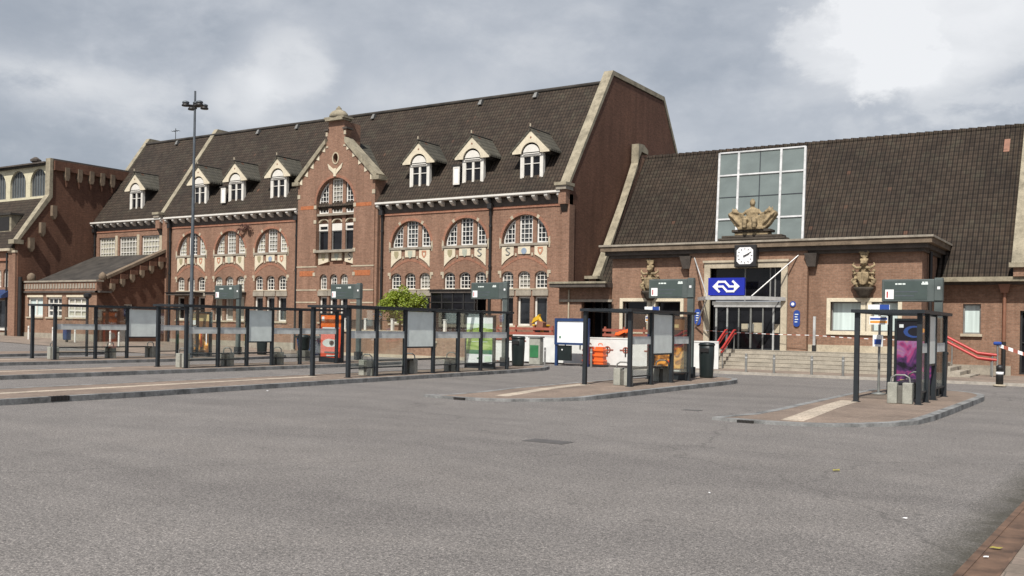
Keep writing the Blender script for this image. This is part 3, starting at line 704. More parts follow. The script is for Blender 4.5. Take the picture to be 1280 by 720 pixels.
an = thing('annex', 'low brick annex with corbelled sloping gable at the foot of the tall blank wall', 'annex', (-61, 41, .3))
AX = -56.9; ay = 38.55
hs = [rect(-64.75, -62.95, 1.85, 3.2), rect(-62.45, -60.75, 1.85, 3.2), rect(-60.15, -58.0, 1.85, 3.2)]
w = MB(); w.xz(rect(GX+.02, AX-.004, 0, 3.6), ay, ay+.35, 'brickh', hs); w.build('wall', an)
w = MB(); w.xz(rect(GX+.02, AX+.04, 3.62, 4.22), ay-.06, ay+.35, 'brick')
n = 26
for i in range(n):
    xx = GX+.2+(AX-GX-.4)*i/(n-1); w.xz([(xx-.075, 4.1), (xx+.075, 4.1), (xx+.11, 3.78), (xx-.11, 3.78)], ay-.10, ay-.05, 'band')
w.build('parapet', an)
w = MB(); w.box(GX+.02, AX+.12, ay-.14, ay+.42, 4.22, 4.33, 'band'); w.box(GX+.02, AX+.55, ay-.14, ay+.05, 3.5, 3.62, 'copd'); w.box(AX, AX+.3, ay-.14, ay+.9, 3.5, 3.62, 'copd'); w.build('coping', an)
for (a, b, z0, z1), k, pm in zip([(h[0][0], h[1][0], h[0][1], h[2][1]) for h in hs], (2, 3, 3), ('curtain', 'glassc', 'glassc')):
    window(an, a, b, z0, z1, ay+.1, k, 1 if k == 2 else 3, pm, 'white', .13, .16 if k == 2 else .10)
    s = MB(); s.box(a-.1, b+.1, ay-.08, ay+.1, z0-.1, z0, 'pale'); s.box(a-.05, b+.05, ay-.04, ay+.08, z1, z1+.14, 'cream'); s.build_each('sill', an)
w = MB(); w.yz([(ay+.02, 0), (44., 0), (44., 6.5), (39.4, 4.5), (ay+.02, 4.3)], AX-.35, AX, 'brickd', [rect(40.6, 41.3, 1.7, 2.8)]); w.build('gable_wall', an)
window_y = MB(); window_y.yz(rect(40.6, 41.3, 1.7, 2.8), AX-.2, AX-.14, 'white', [rect(40.68, 41.27-.05, 1.78, 2.72)]); window_y.box(AX-.19, AX-.15, 40.93, 40.97, 1.7, 2.8, 'white'); f = window_y.build('window', an)
MB().yz(rect(40.62, 41.28, 1.72, 2.78), AX-.25, AX-.21, 'glassb').build('pane', f)
w = MB(); w.yz([(39.25, 4.42), (44., 6.62), (44., 6.82), (39.2, 4.62)], AX-.40, AX+.10, 'corb'); w.lathe((AX-.15, 39.05, 4.33), [(.2, 0), (.24, .12), (.26, .25), (.2, .4), (.1, .5), (.02, .55)], 'corb', 12); w.lathe((GX+.5, 38.8, 4.33), [(.24, 0), (.28, .15), (.3, .3), (.22, .48), (.05, .58)], 'corb', 12); w.build_each('gable_coping', an)
w = MB()
for i in range(6):
    y = 39.6+i*.75; z = 4.05+(y-39.4)*.45
    w.yz([(y-.14, z), (y+.14, z), (y+.14, z-.35), (y, z-.55), (y-.14, z-.35)], AX, AX+.24, 'corb'); w.box(AX, AX+.16, y-.14, y+.42, z, z+.32, 'brickd')
w.build_each('corbel', an)
r_ = MB(); r_.yz([(ay+.4, 4.15), (43.98, 6.42), (43.98, 6.2), (ay+.4, 3.9)], GX+.05, AX-.36, 'slate')
r_.build('roof', an)
w = MB(); w.box(GX+.02, AX+.02, ay-.04, ay+.02, 0, .75, 'band'); w.build('plinth', an)

# ================================================================== ENTRANCE HALL (right block)
Q = .9818
def HX(x): return x*Q
def HZ(z): return 1.8+(z-1.8)*Q
PY = 43.2; LY = 46.9; FL = .9
eh = thing('entrance_hall', 'long low brick entrance hall with big tiled roof, glazed roof light and stone-framed main doors', 'station', (-12, 50, 0))
px0, px1, bx0, bx1 = HX(-22.14), HX(-7.47), HX(-17.87), HX(-12.23)
fx0, fx1 = HX(-16.78), HX(-13.38)
w = MB(); w.xz(rect(px0, bx0, 0, 5.4), PY, PY+.4, 'brickh', [rect(HX(-21.5), HX(-18.4), HZ(1.7), HZ(3.14))]); w.build('wall', eh)
w = MB(); w.xz(rect(bx1, px1, 0, 5.4), PY, PY+.4, 'brickh', [rect(HX(-11.25), HX(-8.4), HZ(1.84), HZ(3.14))]); w.build('wall', eh)
w = MB(); w.xz([(bx0, 0), (fx0, 0), (fx0, HZ(4.72)), (fx1, HZ(4.72)), (fx1, 0), (bx1, 0), (bx1, 5.4), (bx0, 5.4)], PY-.3, PY+.4, 'brickh'); w.build('entrance_wall', eh)
w = MB(); w.box(px1-.4, px1, PY+.4, LY, 0, 5.4, 'brickh'); w.build('side_wall', eh)
w = MB(); w.box(px0, px0+.4, PY+.4, LY, 0, 5.4, 'brickh'); w.build('side_wall', eh)
w = MB(); w.xz(rect(px1, -4.05, 0, 4.15), LY, LY+.4, 'brickh', [rect(HX(-6.35), HX(-5.62), 1.82, 3.14)]); w.xz(rect(-4.05, 9, 0, 4.15), LY, LY+.4, 'brickh', [rect(-3.98, -2.9, .1, 2.85), rect(0, 1.0, 1.6, 3.0), rect(4, 5.0, 1.6, 3.0)]); w.build('low_wall', eh)
w = MB(); w.box(HX(-24.6), px0, LY, LY+.4, 0, 4.5, 'brickh'); w.build('low_wall', eh)
# cornice of the porch with its return
c = MB()
cx0, cx1 = -21.95, -6.85
for (dy, z0, z1, m_) in ((.25, 5.22, 5.36, 'copd'), (.42, 5.36, 5.55, 'copd'), (.60, 5.55, 5.78, 'corb'), (.66, 5.78, 5.87, 'band')):
    c.xy([(cx0+.62-dy-.2, PY-.3+.3-dy), (cx1-.62+dy, PY-dy), (cx1-.62+dy, 49.0), (cx1-1.2, 49.0), (cx1-1.2, PY+.3), (cx0+.62-dy-.2, PY+.3)], z0, z1, m_)
c.build('cornice', eh)
w = MB(); w.box(px0, px1, PY+.2, 48.5, 5.6, 5.82, 'slate'); w.build('porch_roof', eh)
# brackets flanking the centre bay
for xx in (bx0-.16, bx1+.16):
    b = MB(); b.hull8([(xx-.28, PY-.5, 5.24), (xx+.28, PY-.5, 5.24), (xx+.28, PY, 5.24), (xx-.28, PY, 5.24)], [(xx-.18, PY-.3, 4.66), (xx+.18, PY-.3, 4.66), (xx+.18, PY, 4.66), (xx-.18, PY, 4.66)], 'copd'); b.build('bracket', eh)
# stone window surrounds
def surround(xa, xb, za, zb, y, mull, pm, wd=.16):
    s = MB(); s.xz(rect(xa-wd, xb+wd, za-wd, zb+wd), y-.08, y+.12, 'cream', [rect(xa, xb, za, zb)])
    if mull: s.box(mull-.22, mull-.03, y-.06, y+.2, za, zb, 'cream'); s.box(mull+.03, mull+.22, y-.06, y+.2, za, zb, 'cream'); s.box(mull-.03, mull+.03, y-.02, y+.2, za, zb, 'band')
    s.build('window_surround', eh)
    for a, b in ((xa, mull-.22), (mull+.22, xb)): window(eh, a, b, za, zb, y+.2, 1, 1, pm, 'grey', .05)
surround(HX(-11.25), HX(-8.4), HZ(1.84), HZ(3.14), PY, HX(-9.72), 'curtain'); surround(HX(-21.5), HX(-18.4), HZ(1.7), HZ(3.14), PY, HX(-19.95), 'glassb')
s = MB(); s.box(HX(-6.35)-.08, HX(-5.62)+.08, LY-.12, LY+.1, 1.70, 1.82, 'pale'); s.build('sill', eh); window(eh, HX(-6.35), HX(-5.62), 1.82, 3.14, LY+.15, 1, 1, 'curtain', 'grey', .06)
window(eh, -3.98, -2.9, .1, 2.85, LY+.15, 2, 2, 'glassb', 'black', .08, .05); window(eh, 0, 1, 1.6, 3, LY+.15, 1, 1, 'curtain', 'grey', .06); window(eh, 4, 5, 1.6, 3, LY+.15, 1, 1, 'curtain', 'grey', .06)
p = MB(); p.box(bx1+.02, px1, PY-.07, PY+.02, .9, 1.22, 'pale'); p.box(px0, bx0-.02, PY-.07, PY+.02, 0, .9, 'pale'); p.box(px1, -4.3, LY-.05, LY+.02, 0, .45, 'band'); p.build_each('plinth', eh)
# entrance: stone frame, glazing, doors
f = MB(); f.xz([(fx0-.28, FL), (fx0, FL), (fx0, HZ(4.70)), (fx1, HZ(4.70)), (fx1, FL), (fx1+.28, FL), (fx1+.28, 4.90), (fx0-.28, 4.90)], PY-.42, PY+.1, 'pale'); f.xz([(fx0-.34, 4.9), (fx1+.34, 4.9), (fx1+.34, 5.0), (fx0-.34, 5.0)], PY-.48, PY-.2, 'pale'); f.build('door_surround', eh)
g = MB(); g.box(fx0, fx1, PY+.02, PY+.06, 3.15, HZ(4.7), 'glassb'); g.build('transom_glass', eh)
g = MB(); 
for xx in (HX(-14.0), HX(-13.75)-.02, HX(-15.2)): g.box(xx-.03, xx+.03, PY-.02, PY+.08, 3.15, HZ(4.7), 'grey')
g.build_each('transom_bar', eh)
dw = fx1-fx0
fr = MB(); fr.box(fx0, fx1, PY-.06, PY+.1, 2.95, 3.12, 'grey'); fr.box(fx0+.1, fx1-.1, PY-.1, PY+.02, 2.86, 2.95, 'alu')
for t_, m_, wd in ((.06, 'alu', .09), (.22, 'alu', .07), (.385, 'grey', .06), (.555, 'grey', .08), (.725, 'grey', .06), (.87, 'alu', .08)):
    fr.box(fx0+dw*t_-wd/2, fx0+dw*t_+wd/2, PY-.05, PY+.1, FL, 2.9, m_)
fr.box(fx0, fx1, PY-.04, PY+.1, FL, FL+.08, 'steel'); fr.build('door_frame', eh)
for i, (a, b) in enumerate(((0, .06), (.06, .22), (.22, .385), (.385, .555), (.555, .725), (.725, .87), (.87, 1))):
    d = MB(); d.box(fx0+dw*a+.03, fx0+dw*b-.03, PY+.03, PY+.05, FL+.08, 2.88, 'glassb'); d = d.build('door_leaf', eh)
    if i in (3, 4): MB().box(fx0+dw*(b if i == 3 else a)+(-.14 if i == 3 else .08), fx0+dw*(b if i == 3 else a)+(-.08 if i == 3 else .14), PY-.02, PY+.03, 1.75, 2.1, 'grey').build('door_handle', d)
for a, b, z0, z1 in ((.42, .53, 1.75, 2.1), (.58, .72, 1.7, 2.15), (.88, .95, 1.7, 2.1)):
    MB().box(fx0+dw*a, fx0+dw*b, PY+.018, PY+.028, z0, z1, 'yellowp' if False else 'pale').build('door_notice', eh)
# glass canopy over the doors with its two stays
ca = MB(); ca.xy([(-17.0, PY-.42), (-16.05, 41.35), (-14.0, 41.35), (-12.95, PY-.42)], 3.22, 3.27, 'glz')
for a, b in (((-17.0, PY-.42), (-16.05, 41.35)), ((-16.05, 41.35), (-14.0, 41.35)), ((-14.0, 41.35), (-12.95, PY-.42))):
    dx, dy = b[0]-a[0], b[1]-a[1]; L = sqrt(dx*dx+dy*dy); nx, ny = -dy/L*.06, dx/L*.06
    ca.xy([(a[0]-nx, a[1]-ny), (b[0]-nx, b[1]-ny), (b[0]+nx, b[1]+ny), (a[0]+nx, a[1]+ny)], 3.14, 3.30, 'alu')
can = ca.build('entrance_canopy', eh)
for a, b in (((-14.0, 41.38, 3.3), (-12.42, PY-.3, 5.16)), ((-16.05, 41.38, 3.3), (-17.3, PY-.3, 5.16))):
    st = MB(); st.tube([a, b], .03, 'alu', 8); st.build('stay_rod', can)
for a, b in (((-14.0, 41.38, 3.2), (-12.6, PY-.3, 1.9)), ((-16.05, 41.38, 3.2), (-17.2, PY-.3, 1.9))):
    st = MB(); st.tube([a, b], .03, 'alu', 6); st.build('stay_rod', can) if a[0] < -15 else None
# main roof of the hall
hr = MB(); e0, e1 = -24.4, 9.
hr.yz([(46.45, 4.20), (51.95, 11.83), (52.1, 11.83), (57.6, 4.2), (57.4, 4.0), (47.0, 4.0)], e0+.3, e1, 'roofr'); roof = hr.build('roof', eh)
rt = MB()
x = e0+.4
while x < -3.4:
    rt.tube([(x, 52.0, 11.80), (x+.36, 52.0, 11.80), (x+.4, 52.0, 11.80)], [.16, .12, .12], 'roofr', 8); x += .4
rt.build('ridge_tiles', roof)
MB().box(-5.22, -4.98, 51.02, 51.1, 10.55, 10.6, 'roofr').build('roof_tile', roof)
pt = MB(); pt.hull8([(-5.15, 50.93, 10.46), (-4.9, 50.93, 10.46), (-4.9, 50.98, 10.44), (-5.15, 50.98, 10.44)], [(-5.15, 51.42, 11.14), (-4.9, 51.42, 11.14), (-4.9, 51.47, 11.12), (-5.15, 51.47, 11.12)], 'copper'); pt.build('replaced_tile', roof)
g = MB(); g.box(px1+.1, 9, 46.2, 46.95, 4.10, 4.30, 'cope'); g.box(px1+.02, 9, 46.6, 46.92, 3.98, 4.10, 'copd'); g.build('gutter', eh)
# rake copings
k = MB(); k.yz([(45.9, 4.55), (46.35, 4.55), (50.95, 11.1), (51.0, 12.5), (51.7, 12.55), (52.3, 12.3), (52.3, 12.05), (51.4, 12.1), (46.5, 4.2), (46.0, 4.2)], e0-.15, e0+.3, 'cope'); k.box(e0-.3, e0+.5, 45.75, 46.4, 4.4, 4.56, 'cope'); k.box(e0-.1, e0+.3, 45.95, 46.5, 3.9, 4.4, 'brickh'); k.build('coping', eh)
w = MB(); w.yz([(46.4, 0), (58, 0), (57.6, 4.0), (52.1, 11.9), (51.5, 11.9), (46.4, 4.5)], e0-.1, e0+.25, 'brickh'); w.build('gable_wall', eh)
k = MB(); k.yz([(46.1, 4.85), (46.5, 4.75), (52.0, 12.3), (58, 4.4), (58, 4.9), (52.2, 12.75), (51.8, 12.75)], -4.28, -3.3, 'cope'); k.box(-4.36, -3.2, 45.95, 46.6, 4.68, 4.88, 'cope'); k.box(-4.2, -3.4, 46.1, 46.9, 4.3, 4.7, 'brickh'); k.build('coping', eh)
dp = MB(); dp.tube([(-4.58, LY-.12, 1.5), (-4.58, LY-.12, 3.75)], .075, 'copper', 8); dp.tube([(-4.58, LY-.12, .1), (-4.58, LY-.12, 1.5)], .085, 'black', 8); dp.hull8([(-4.82, LY-.34, 4.0), (-4.34, LY-.34, 4.0), (-4.34, LY-.02, 4.0), (-4.82, LY-.02, 4.0)], [(-4.72, LY-.26, 3.62), (-4.44, LY-.26, 3.62), (-4.44, LY-.02, 3.62), (-4.72, LY-.02, 3.62)], 'copper'); dp.build('downpipe', eh)
dp = MB(); dp.tube([(px1+.14, PY+1.2, .9), (px1+.14, PY+1.2, 5.3)], .08, 'black', 8); dp.build('downpipe', eh)
# glazed roof light lying in the roof slope
TL, TR, BR_, BL = [Vector(v) for v in ((-19.42, 51.76, 11.53), (-14.66, 51.77, 11.53), (-13.60, 47.75, 5.92), (-18.02, 47.75, 5.92))]
nrm = Vector((0, -1.4, 1)).normalized()
def gp(u, v, d): a = TL.lerp(TR, u); b = BL.lerp(BR_, u); return a.lerp(b, v)+nrm*d
def gbar(mb, u0, v0, u1, v1, hw, d0, d1, m, vert):
    L = (TR-TL).length if vert else (BL-TL).length; e = hw/L
    if vert: q = [(u0-e, v0), (u0+e, v0), (u1+e, v1), (u1-e, v1)]
    else: q = [(u0, v0-e), (u0, v0+e), (u1, v1+e), (u1, v1-e)]
    mb.hull8([gp(u, v, d0) for u, v in q], [gp(u, v, d1) for u, v in q], m)
gl = MB(); gl.hull8([gp(u, v, .04) for u, v in ((0, 0), (1, 0), (1, 1), (0, 1))], [gp(u, v, .12) for u, v in ((0, 0), (1, 0), (1, 1), (0, 1))], 'glassg'); rl = gl.build('roof_light', roof)
sb = MB()
for u in (0, .235, .73, 1): gbar(sb, u, 0, u, 1, .06, .04, .22, 'alu', True)
for v in (0, .255, .72, 1): gbar(sb, 0, v, 1, v, .055, .05, .20, 'alu', False)
gbar(sb, .485, 0, .485, 1, .025, .05, .14, 'steel', True); gbar(sb, 0, .485, 1, .485, .03, .05, .14, 'steel', False)
f = sb.build('roof_light_frame', roof)
# link between the station block and the porch
w = MB(); w.xz([(X(-24.1), 0), (-23.35, 0), (-23.35, 3.12), (-21.76, 3.12), (-21.76, 3.8), (X(-24.1), 3.8)], 43.0, 43.3, 'brickh'); w.build('link_wall', eh)
w = MB(); w.box(X(-24.3), -21.7, 42.35, 46.9, 3.80, 4.02, 'copd'); w.box(X(-24.33), -21.66, 42.30, 42.5, 3.98, 4.08, 'cope'); w.build('link_roof', eh)
w = MB(); w.box(X(-24.05), -21.6, 42.9, 43.02, 3.08, 3.2, 'band'); w.box(-23.35, -21.76, 44.5, 44.55, 0, 3.2, 'glassb'); w.build('link_opening', eh)
w = MB()
for xx in (-22.9, -22.35): w.box(xx-.05, xx+.05, 44.4, 44.5, 0, 3.1, 'black')
w.tube([(X(-24.0)+.5, 42.95, .3), (X(-24.0)+.5, 42.95, 3.7)], .045, 'pale', 6); w.build_each('link_post', eh)
# front steps and the side flight
sp = MB()
for i in range(5):
    sp.box(HX(-17.3), px1+.3+.0, 42.32-.33*i, PY-.31 if i == 0 else 42.32-.33*(i-1)-.001 if False else PY-.31, .0, .9-.165*i-.003*i, 'step') if False else sp.box(HX(-17.3), px1+.3, 42.32-.33*i, 42.32-.33*(i-1) if i else PY+.02, 0, .9-.165*i, 'step')
for i in range(5):
    zt = .9-.165*i; yf = 42.32-.33*i; sp.box(HX(-17.3)-.02, px1+.32, yf-.014, yf+.30, zt+.001, zt+.030, 'treads')
for i in range(5): sp.box(px1+.3+.36*i, px1+.3+.36*(i+1), 41.6, LY-.02 if i > 5 else 44.6, 0, .76-.15*i, 'step')
sp.build('entrance_steps', eh)

# ================================================================== THINGS HUNG ON THE HALL
ck = thing('clock', 'black-cased station clock with white chamfered dial over the main doors', 'clock', (-14.70, 42.8, 5.16))
b = MB(); b.box(-15.21, -14.19, 42.45, 42.88, 4.66, 5.67, 'black'); b.build('case', ck, bevel=.03)
d = MB(); q = .38; h = .13; cz = 5.17; cx = -14.70
oct_ = [(cx-q+h, cz-q), (cx+q-h, cz-q), (cx+q-h, cz-q+h*.5), (cx+q, cz-q+h*.5) if False else (cx+q, cz-q+h), (cx+q, cz+q-h), (cx+q-h, cz+q), (cx-q+h, cz+q), (cx-q, cz+q-h), (cx-q, cz-q+h)]
oct_ = [p for i, p in enumerate(oct_) if i != 2]
d.xz(oct_, 42.43, 42.47, 'sign'); d = d.build('dial', ck)
mk = MB()
for i in range(12):
    a = pi*i/6; r0, r1 = .28, .345; nx, nz = cos(a)*.013, -sin(a)*.013
    p0 = (cx+r0*sin(a), cz+r0*cos(a)); p1 = (cx+r1*sin(a), cz+r1*cos(a))
    mk.xz([(p0[0]-nx, p0[1]-nz), (p0[0]+nx, p0[1]+nz), (p1[0]+nx, p1[1]+nz), (p1[0]-nx, p1[1]-nz)], 42.415, 42.44, 'black')
mk.build('hour_marks', d)
for ang, L, wd in ((radians(65), .22, .028), (radians(60), .30, .018), (radians(0), .28, .016)):
    hnd = MB(); s_, c_ = sin(ang), cos(ang)
    hnd.xz([(cx-c_*wd-s_*.07, cz+s_*wd-c_*.07), (cx+c_*wd-s_*.07, cz-s_*wd-c_*.07), (cx+c_*wd*.7+s_*L, cz-s_*wd*.7+c_*L), (cx-c_*wd*.7+s_*L, cz+s_*wd*.7+c_*L)], 42.395+.006*(L > .25), 42.41, 'black')
    if ang > .1 and (L < .25 or ang < 1.1): hnd.build('hand', d)
cx0_, cz0_ = -14.85, 5.17

sg = thing('railway_sign', 'blue sign with white double-arrow emblem standing on the canopy above the doors', 'sign', (-15.3, 41.4, 3.3))
b = MB(); b.box(-16.0, -14.32, 41.36, 41.50, 3.34, 4.12, 'blue'); b.build('panel', sg)
lg = MB(); ox, oz, sw, sh = -15.16, 3.73, 1.26, .52
def lp(pts, flip): return [((ox+(-1 if flip else 1)*(p[0]-.5)*sw), (oz+(-1 if flip else 1)*(p[1]-.5)*sh)) for p in pts]
def stroke(pts, w_, dep):
    for i in range(len(pts)-1):
        (xa, za), (xb, zb) = [(ox+(p_[0]-.5)*sw, oz+(.5-p_[1])*sh) for p_ in pts[i:i+2]]
        L_ = sqrt((xb-xa)**2+(zb-za)**2); ux, uz = (xb-xa)/L_, (zb-za)/L_; e_ = w_*.42
        lg.xz([(xa-ux*e_-uz*w_/2, za-uz*e_+ux*w_/2), (xb+ux*e_-uz*w_/2, zb+uz*e_+ux*w_/2), (xb+ux*e_+uz*w_/2, zb+uz*e_-ux*w_/2), (xa-ux*e_+uz*w_/2, za-uz*e_-ux*w_/2)], 41.345-.0015*(dep+i), 41.362, 'sign')
for fl, dep in ((0, 0), (1, 8)):
    f_ = (lambda q: (1-q[0], 1-q[1])) if fl else (lambda q: q)
    stroke([f_(q) for q in ((.05, .5), (.22, .09), (.46, .09), (.62, .5), (.80, .5))], .088, dep); stroke([f_(q) for q in ((.06, .52), (.245, .93))], .088, dep+5)
    tri = [f_(q) for q in ((0, .5), (.20, .07), (.20, .93))]; lg.xz([(ox+(q[0]-.5)*sw, oz+(.5-q[1])*sh) for q in tri], 41.345-.0015*(dep+6), 41.362, 'sign')
lg.build('emblem', sg)

def oval_sign(x, y, z, w_, h_, label):
    t = thing('plaque', label, 'sign', (x, y, z), 'blue plaques beside the doors')
    m = MB(); pts = arc(x, z+h_/2-w_/2, w_/2, 0, pi, 8)+arc(x, z-h_/2+w_/2, w_/2, pi, 2*pi, 8); m.xz(pts, y-.05, y, 'oval'); p = m.build('plate', t)
    m = MB()
    for i in range(4): m.box(x-w_*.28, x+w_*(.25-.12*(i % 2)), y-.056, y-.048, z+h_*(.22-.15*i), z+h_*(.22-.15*i)+.04, 'board')
    m.build('lettering', t)
oval_sign(HX(-17.38), PY-.01-.3 if False else PY-.31, 2.38, .30, .76, 'blue oval plaque on the brick left of the main doors')
oval_sign(HX(-12.66), PY-.31, 2.36, .28, .74, 'blue oval plaque on the brick right of the main doors, under a small round sign')
t = thing('round_sign', 'small round blue sign above the plaque right of the main doors', 'sign', (HX(-12.8), PY-.31, 3.0)); m = MB(); m.xz(arc(HX(-12.85), 3.0, .13, 0, 2*pi, 14)[:-1], PY-.34, PY-.29, 'oval'); m.build('plate', t)
m = MB(); m.xz(arc(HX(-12.85), 3.0, .07, 0, 2*pi, 12)[:-1], PY-.348, PY-.338, 'sign'); m.build('emblem', t)

# stone figures: built from lumps, fused by a voxel remesh and weathered
def fuse(ob, vox, disp=.02):
    r = ob.modifiers.new('fuse', 'REMESH'); r.mode = 'VOXEL'; r.voxel_size = vox; r.use_smooth_shade = True
    tx = bpy.data.textures.new('weather', 'CLOUDS'); tx.noise_scale = .12
    d = ob.modifiers.new('weather', 'DISPLACE'); d.texture = tx; d.strength = disp; d.mid_level = .5
sy = 42.85
st = thing('statue', 'large weathered stone group of a seated figure between two winged beasts above the entrance', 'statue', (-14.6, sy, 5.88))
m = MB(); m.box(-16.05, -12.95, sy-.3, sy+.5, 5.885, 6.0, 'statd'); m.box(-15.9, -13.1, sy-.22, sy+.5, 6.0, 6.12, 'statd'); m.build('base_slab', st, bevel=.03)
m = MB(); m.box(-15.3, -13.75, sy-.15, sy+.45, 6.12, 6.26, 'statue'); m.box(-15.42, -13.62, sy-.22, sy+.5, 6.26, 6.38, 'statd'); m.build('pedestal', st, bevel=.02)
X0 = -14.52; m = MB(); zz = 6.36
m.lathe((X0, sy, zz), [(.40, 0), (.46, .2), (.36, .4), (.26, .55), (.30, .78), (.24, .95), (.10, 1.03), (.09, 1.1)], 'statue', 14, .75)
m.ball((X0, sy-.02, zz+1.22), (.13, .15, .17), 'statue')
m.tube([(X0, sy, zz+1.36), (X0, sy, zz+1.44)], [.1, .04], 'statue')
for s_ in (-1, 1):
    m.tube([(X0+s_*.24, sy, zz+.9), (X0+s_*.42, sy-.08, zz+.72), (X0+s_*.72, sy-.08, zz+.78)], [.085, .07, .05], 'statue')
    m.tube([(X0+s_*.12, sy-.1, zz+.42), (X0+s_*.24, sy-.42, zz+.42), (X0+s_*.22, sy-.46, zz+.05)], [.15, .13, .09], 'statue')
    for i in range(5): m.tube([(X0+s_*(.40+.07*i), sy-.16, zz+.12+.08*i), (X0+s_*(.72+.09*i), sy-.22, zz+.40+.09*i)], [.07, .03], 'statue', 6)
    m.ball((X0+s_*.80, sy-.05, zz+.86), (.15, .15, .12), 'statue'); m.tube([(X0+s_*.80, sy-.08, zz+.84), (X0+s_*.60, sy-.16, zz+.78)], [.09, .05], 'statue')
    m.tube([(X0+s_*.80, sy, zz+.9), (X0+s_*.76, sy, zz+1.06)], [.05, .02], 'statue', 6); m.tube([(X0+s_*.92, sy, zz+.9), (X0+s_*.93, sy, zz+1.08)], [.05, .02], 'statue', 6)
    m.xz([(X0+s_*q[0], zz+q[1]) for q in ((0, 0), (.56, 0), (.80, .20), (.98, .46), (1.12, .66), (1.10, .78), (.96, .88), (.80, .92), (.66, .80), (.46, .66), (0, .58))][::s_], sy-.13, sy+.22, 'statue')
m.box(X0-.6, X0+.6, sy-.3, sy+.3, zz, zz+.12, 'statue')
o = m.build('figure_group', st); fuse(o, .035, .05)
def wall_figure(xc, zb, label):
    t = thing('heraldic_carving', label, 'statue', (xc, PY, zb), 'carved coats of arms on the porch wall')
    k = MB(); k.lathe((xc, PY-.2, zb), [(.14, 0), (.26, .12), (.34, .3), (.42, .38), (.42, .46)], 'statd', 12, .7); k.build('corbel', t)
    m = MB(); y = PY-.2; z = zb+.44; rnd = random.Random(int(abs(xc)*100))
    m.lathe((xc, y+.06, z), [(.20, 0), (.27, .2), (.29, .5), (.24, .75), (.15, .95)], 'statue', 12, .5)
    sh = [(xc-.22, z+.66), (xc+.22, z+.66), (xc+.23, z+.38), (xc+.12, z+.16), (xc, z+.08), (xc-.12, z+.16), (xc-.23, z+.38)]; m.xz(sh[::-1], y-.26, y, 'statue'); m.tube([(xc, y-.28, z+.12), (xc, y-.28, z+.64)], .035, 'statue', 6)
    for s_ in (-1, 1):
        m.tube([(xc+s_*.26, y, z+.02), (xc+s_*.40, y-.05, z+.22), (xc+s_*.34, y-.02, z+.48), (xc+s_*.44, y-.05, z+.62)], [.07, .10, .06, .05], 'statue')
        m.ball((xc+s_*.45, y-.06, z+.30), (.08, .08, .10), 'statue'); m.ball((xc+s_*.41, y-.06, z+.72), (.075, .075, .075), 'statue')
        m.tube([(xc+s_*.1, y-.1, z+.86), (xc+s_*.28, y-.16, z+.84), (xc+s_*.45, y-.1, z+.96), (xc+s_*.4, y-.06, z+1.08)], [.07, .07, .05, .03], 'statue')
        for k in range(3): m.tube([(xc+s_*.2, y-.02, z+.2+.22*k), (xc+s_*(.40+.05*rnd.random()), y-.14, z+.12+.24*k)], [.06, .025], 'statue')
    m.ball((xc, y-.08, z+1.08), (.15, .17, .16), 'statue'); m.box(xc-.12, xc+.12, y-.24, y-.18, z+1.03, z+1.07, 'statue')
    m.tube([(xc-.17, y, z+1.2), (xc+.17, y, z+1.2)], .06, 'statue'); m.tube([(xc, y, z+1.2), (xc, y, z+1.38)], [.10, .07], 'statue')
    for s_ in (-.18, -.09, 0, .09, .18): m.tube([(xc+s_*.5, y, z+1.32), (xc+s_*.95, y-.03, z+1.52+.06*rnd.random()), (xc+s_*1.25, y-.05, z+1.50)], [.05, .04, .02], 'statue')
    o = m.build('carving', t); fuse(o, .022, .035)
wall_figure(HX(-9.80), HZ(3.30), 'carved stone coat of arms on a dark corbel over the curtained porch window')
wall_figure(HX(-19.95), HZ(3.18), 'carved stone coat of arms on a dark corbel over the dark porch window')
# dry creeper on the station wall
t = thing('wall_plant', 'small dry plant rooted in the brick above the third left arch', 'plant', (X(-47.6), FY-.1, 7.4)); m = MB(); random.seed(3)
for i in range(22):
    a = random.uniform(-.5, pi+.5); L = random.uniform(.4, .95); x, z = X(-47.75), 7.85
    p1 = (x+cos(a)*L*.5, FY-.25-random.random()*.15, z+sin(a)*L*.4); p2 = (x+cos(a)*L, FY-.2, z+sin(a)*L*.55-.35*random.random())
    m.tube([(x, FY-.02, z), p1, p2], [.03, .025, .012], 'twig', 5)
    for k in range(4):
        q = Vector(p1).lerp(Vector(p2), random.random()); m.add([q, q+Vector((.09, -.03, .03)), q+Vector((.03, -.02, -.12))], [(0, 1, 2)], 'twig')
m.build('twigs', t, fix=False)

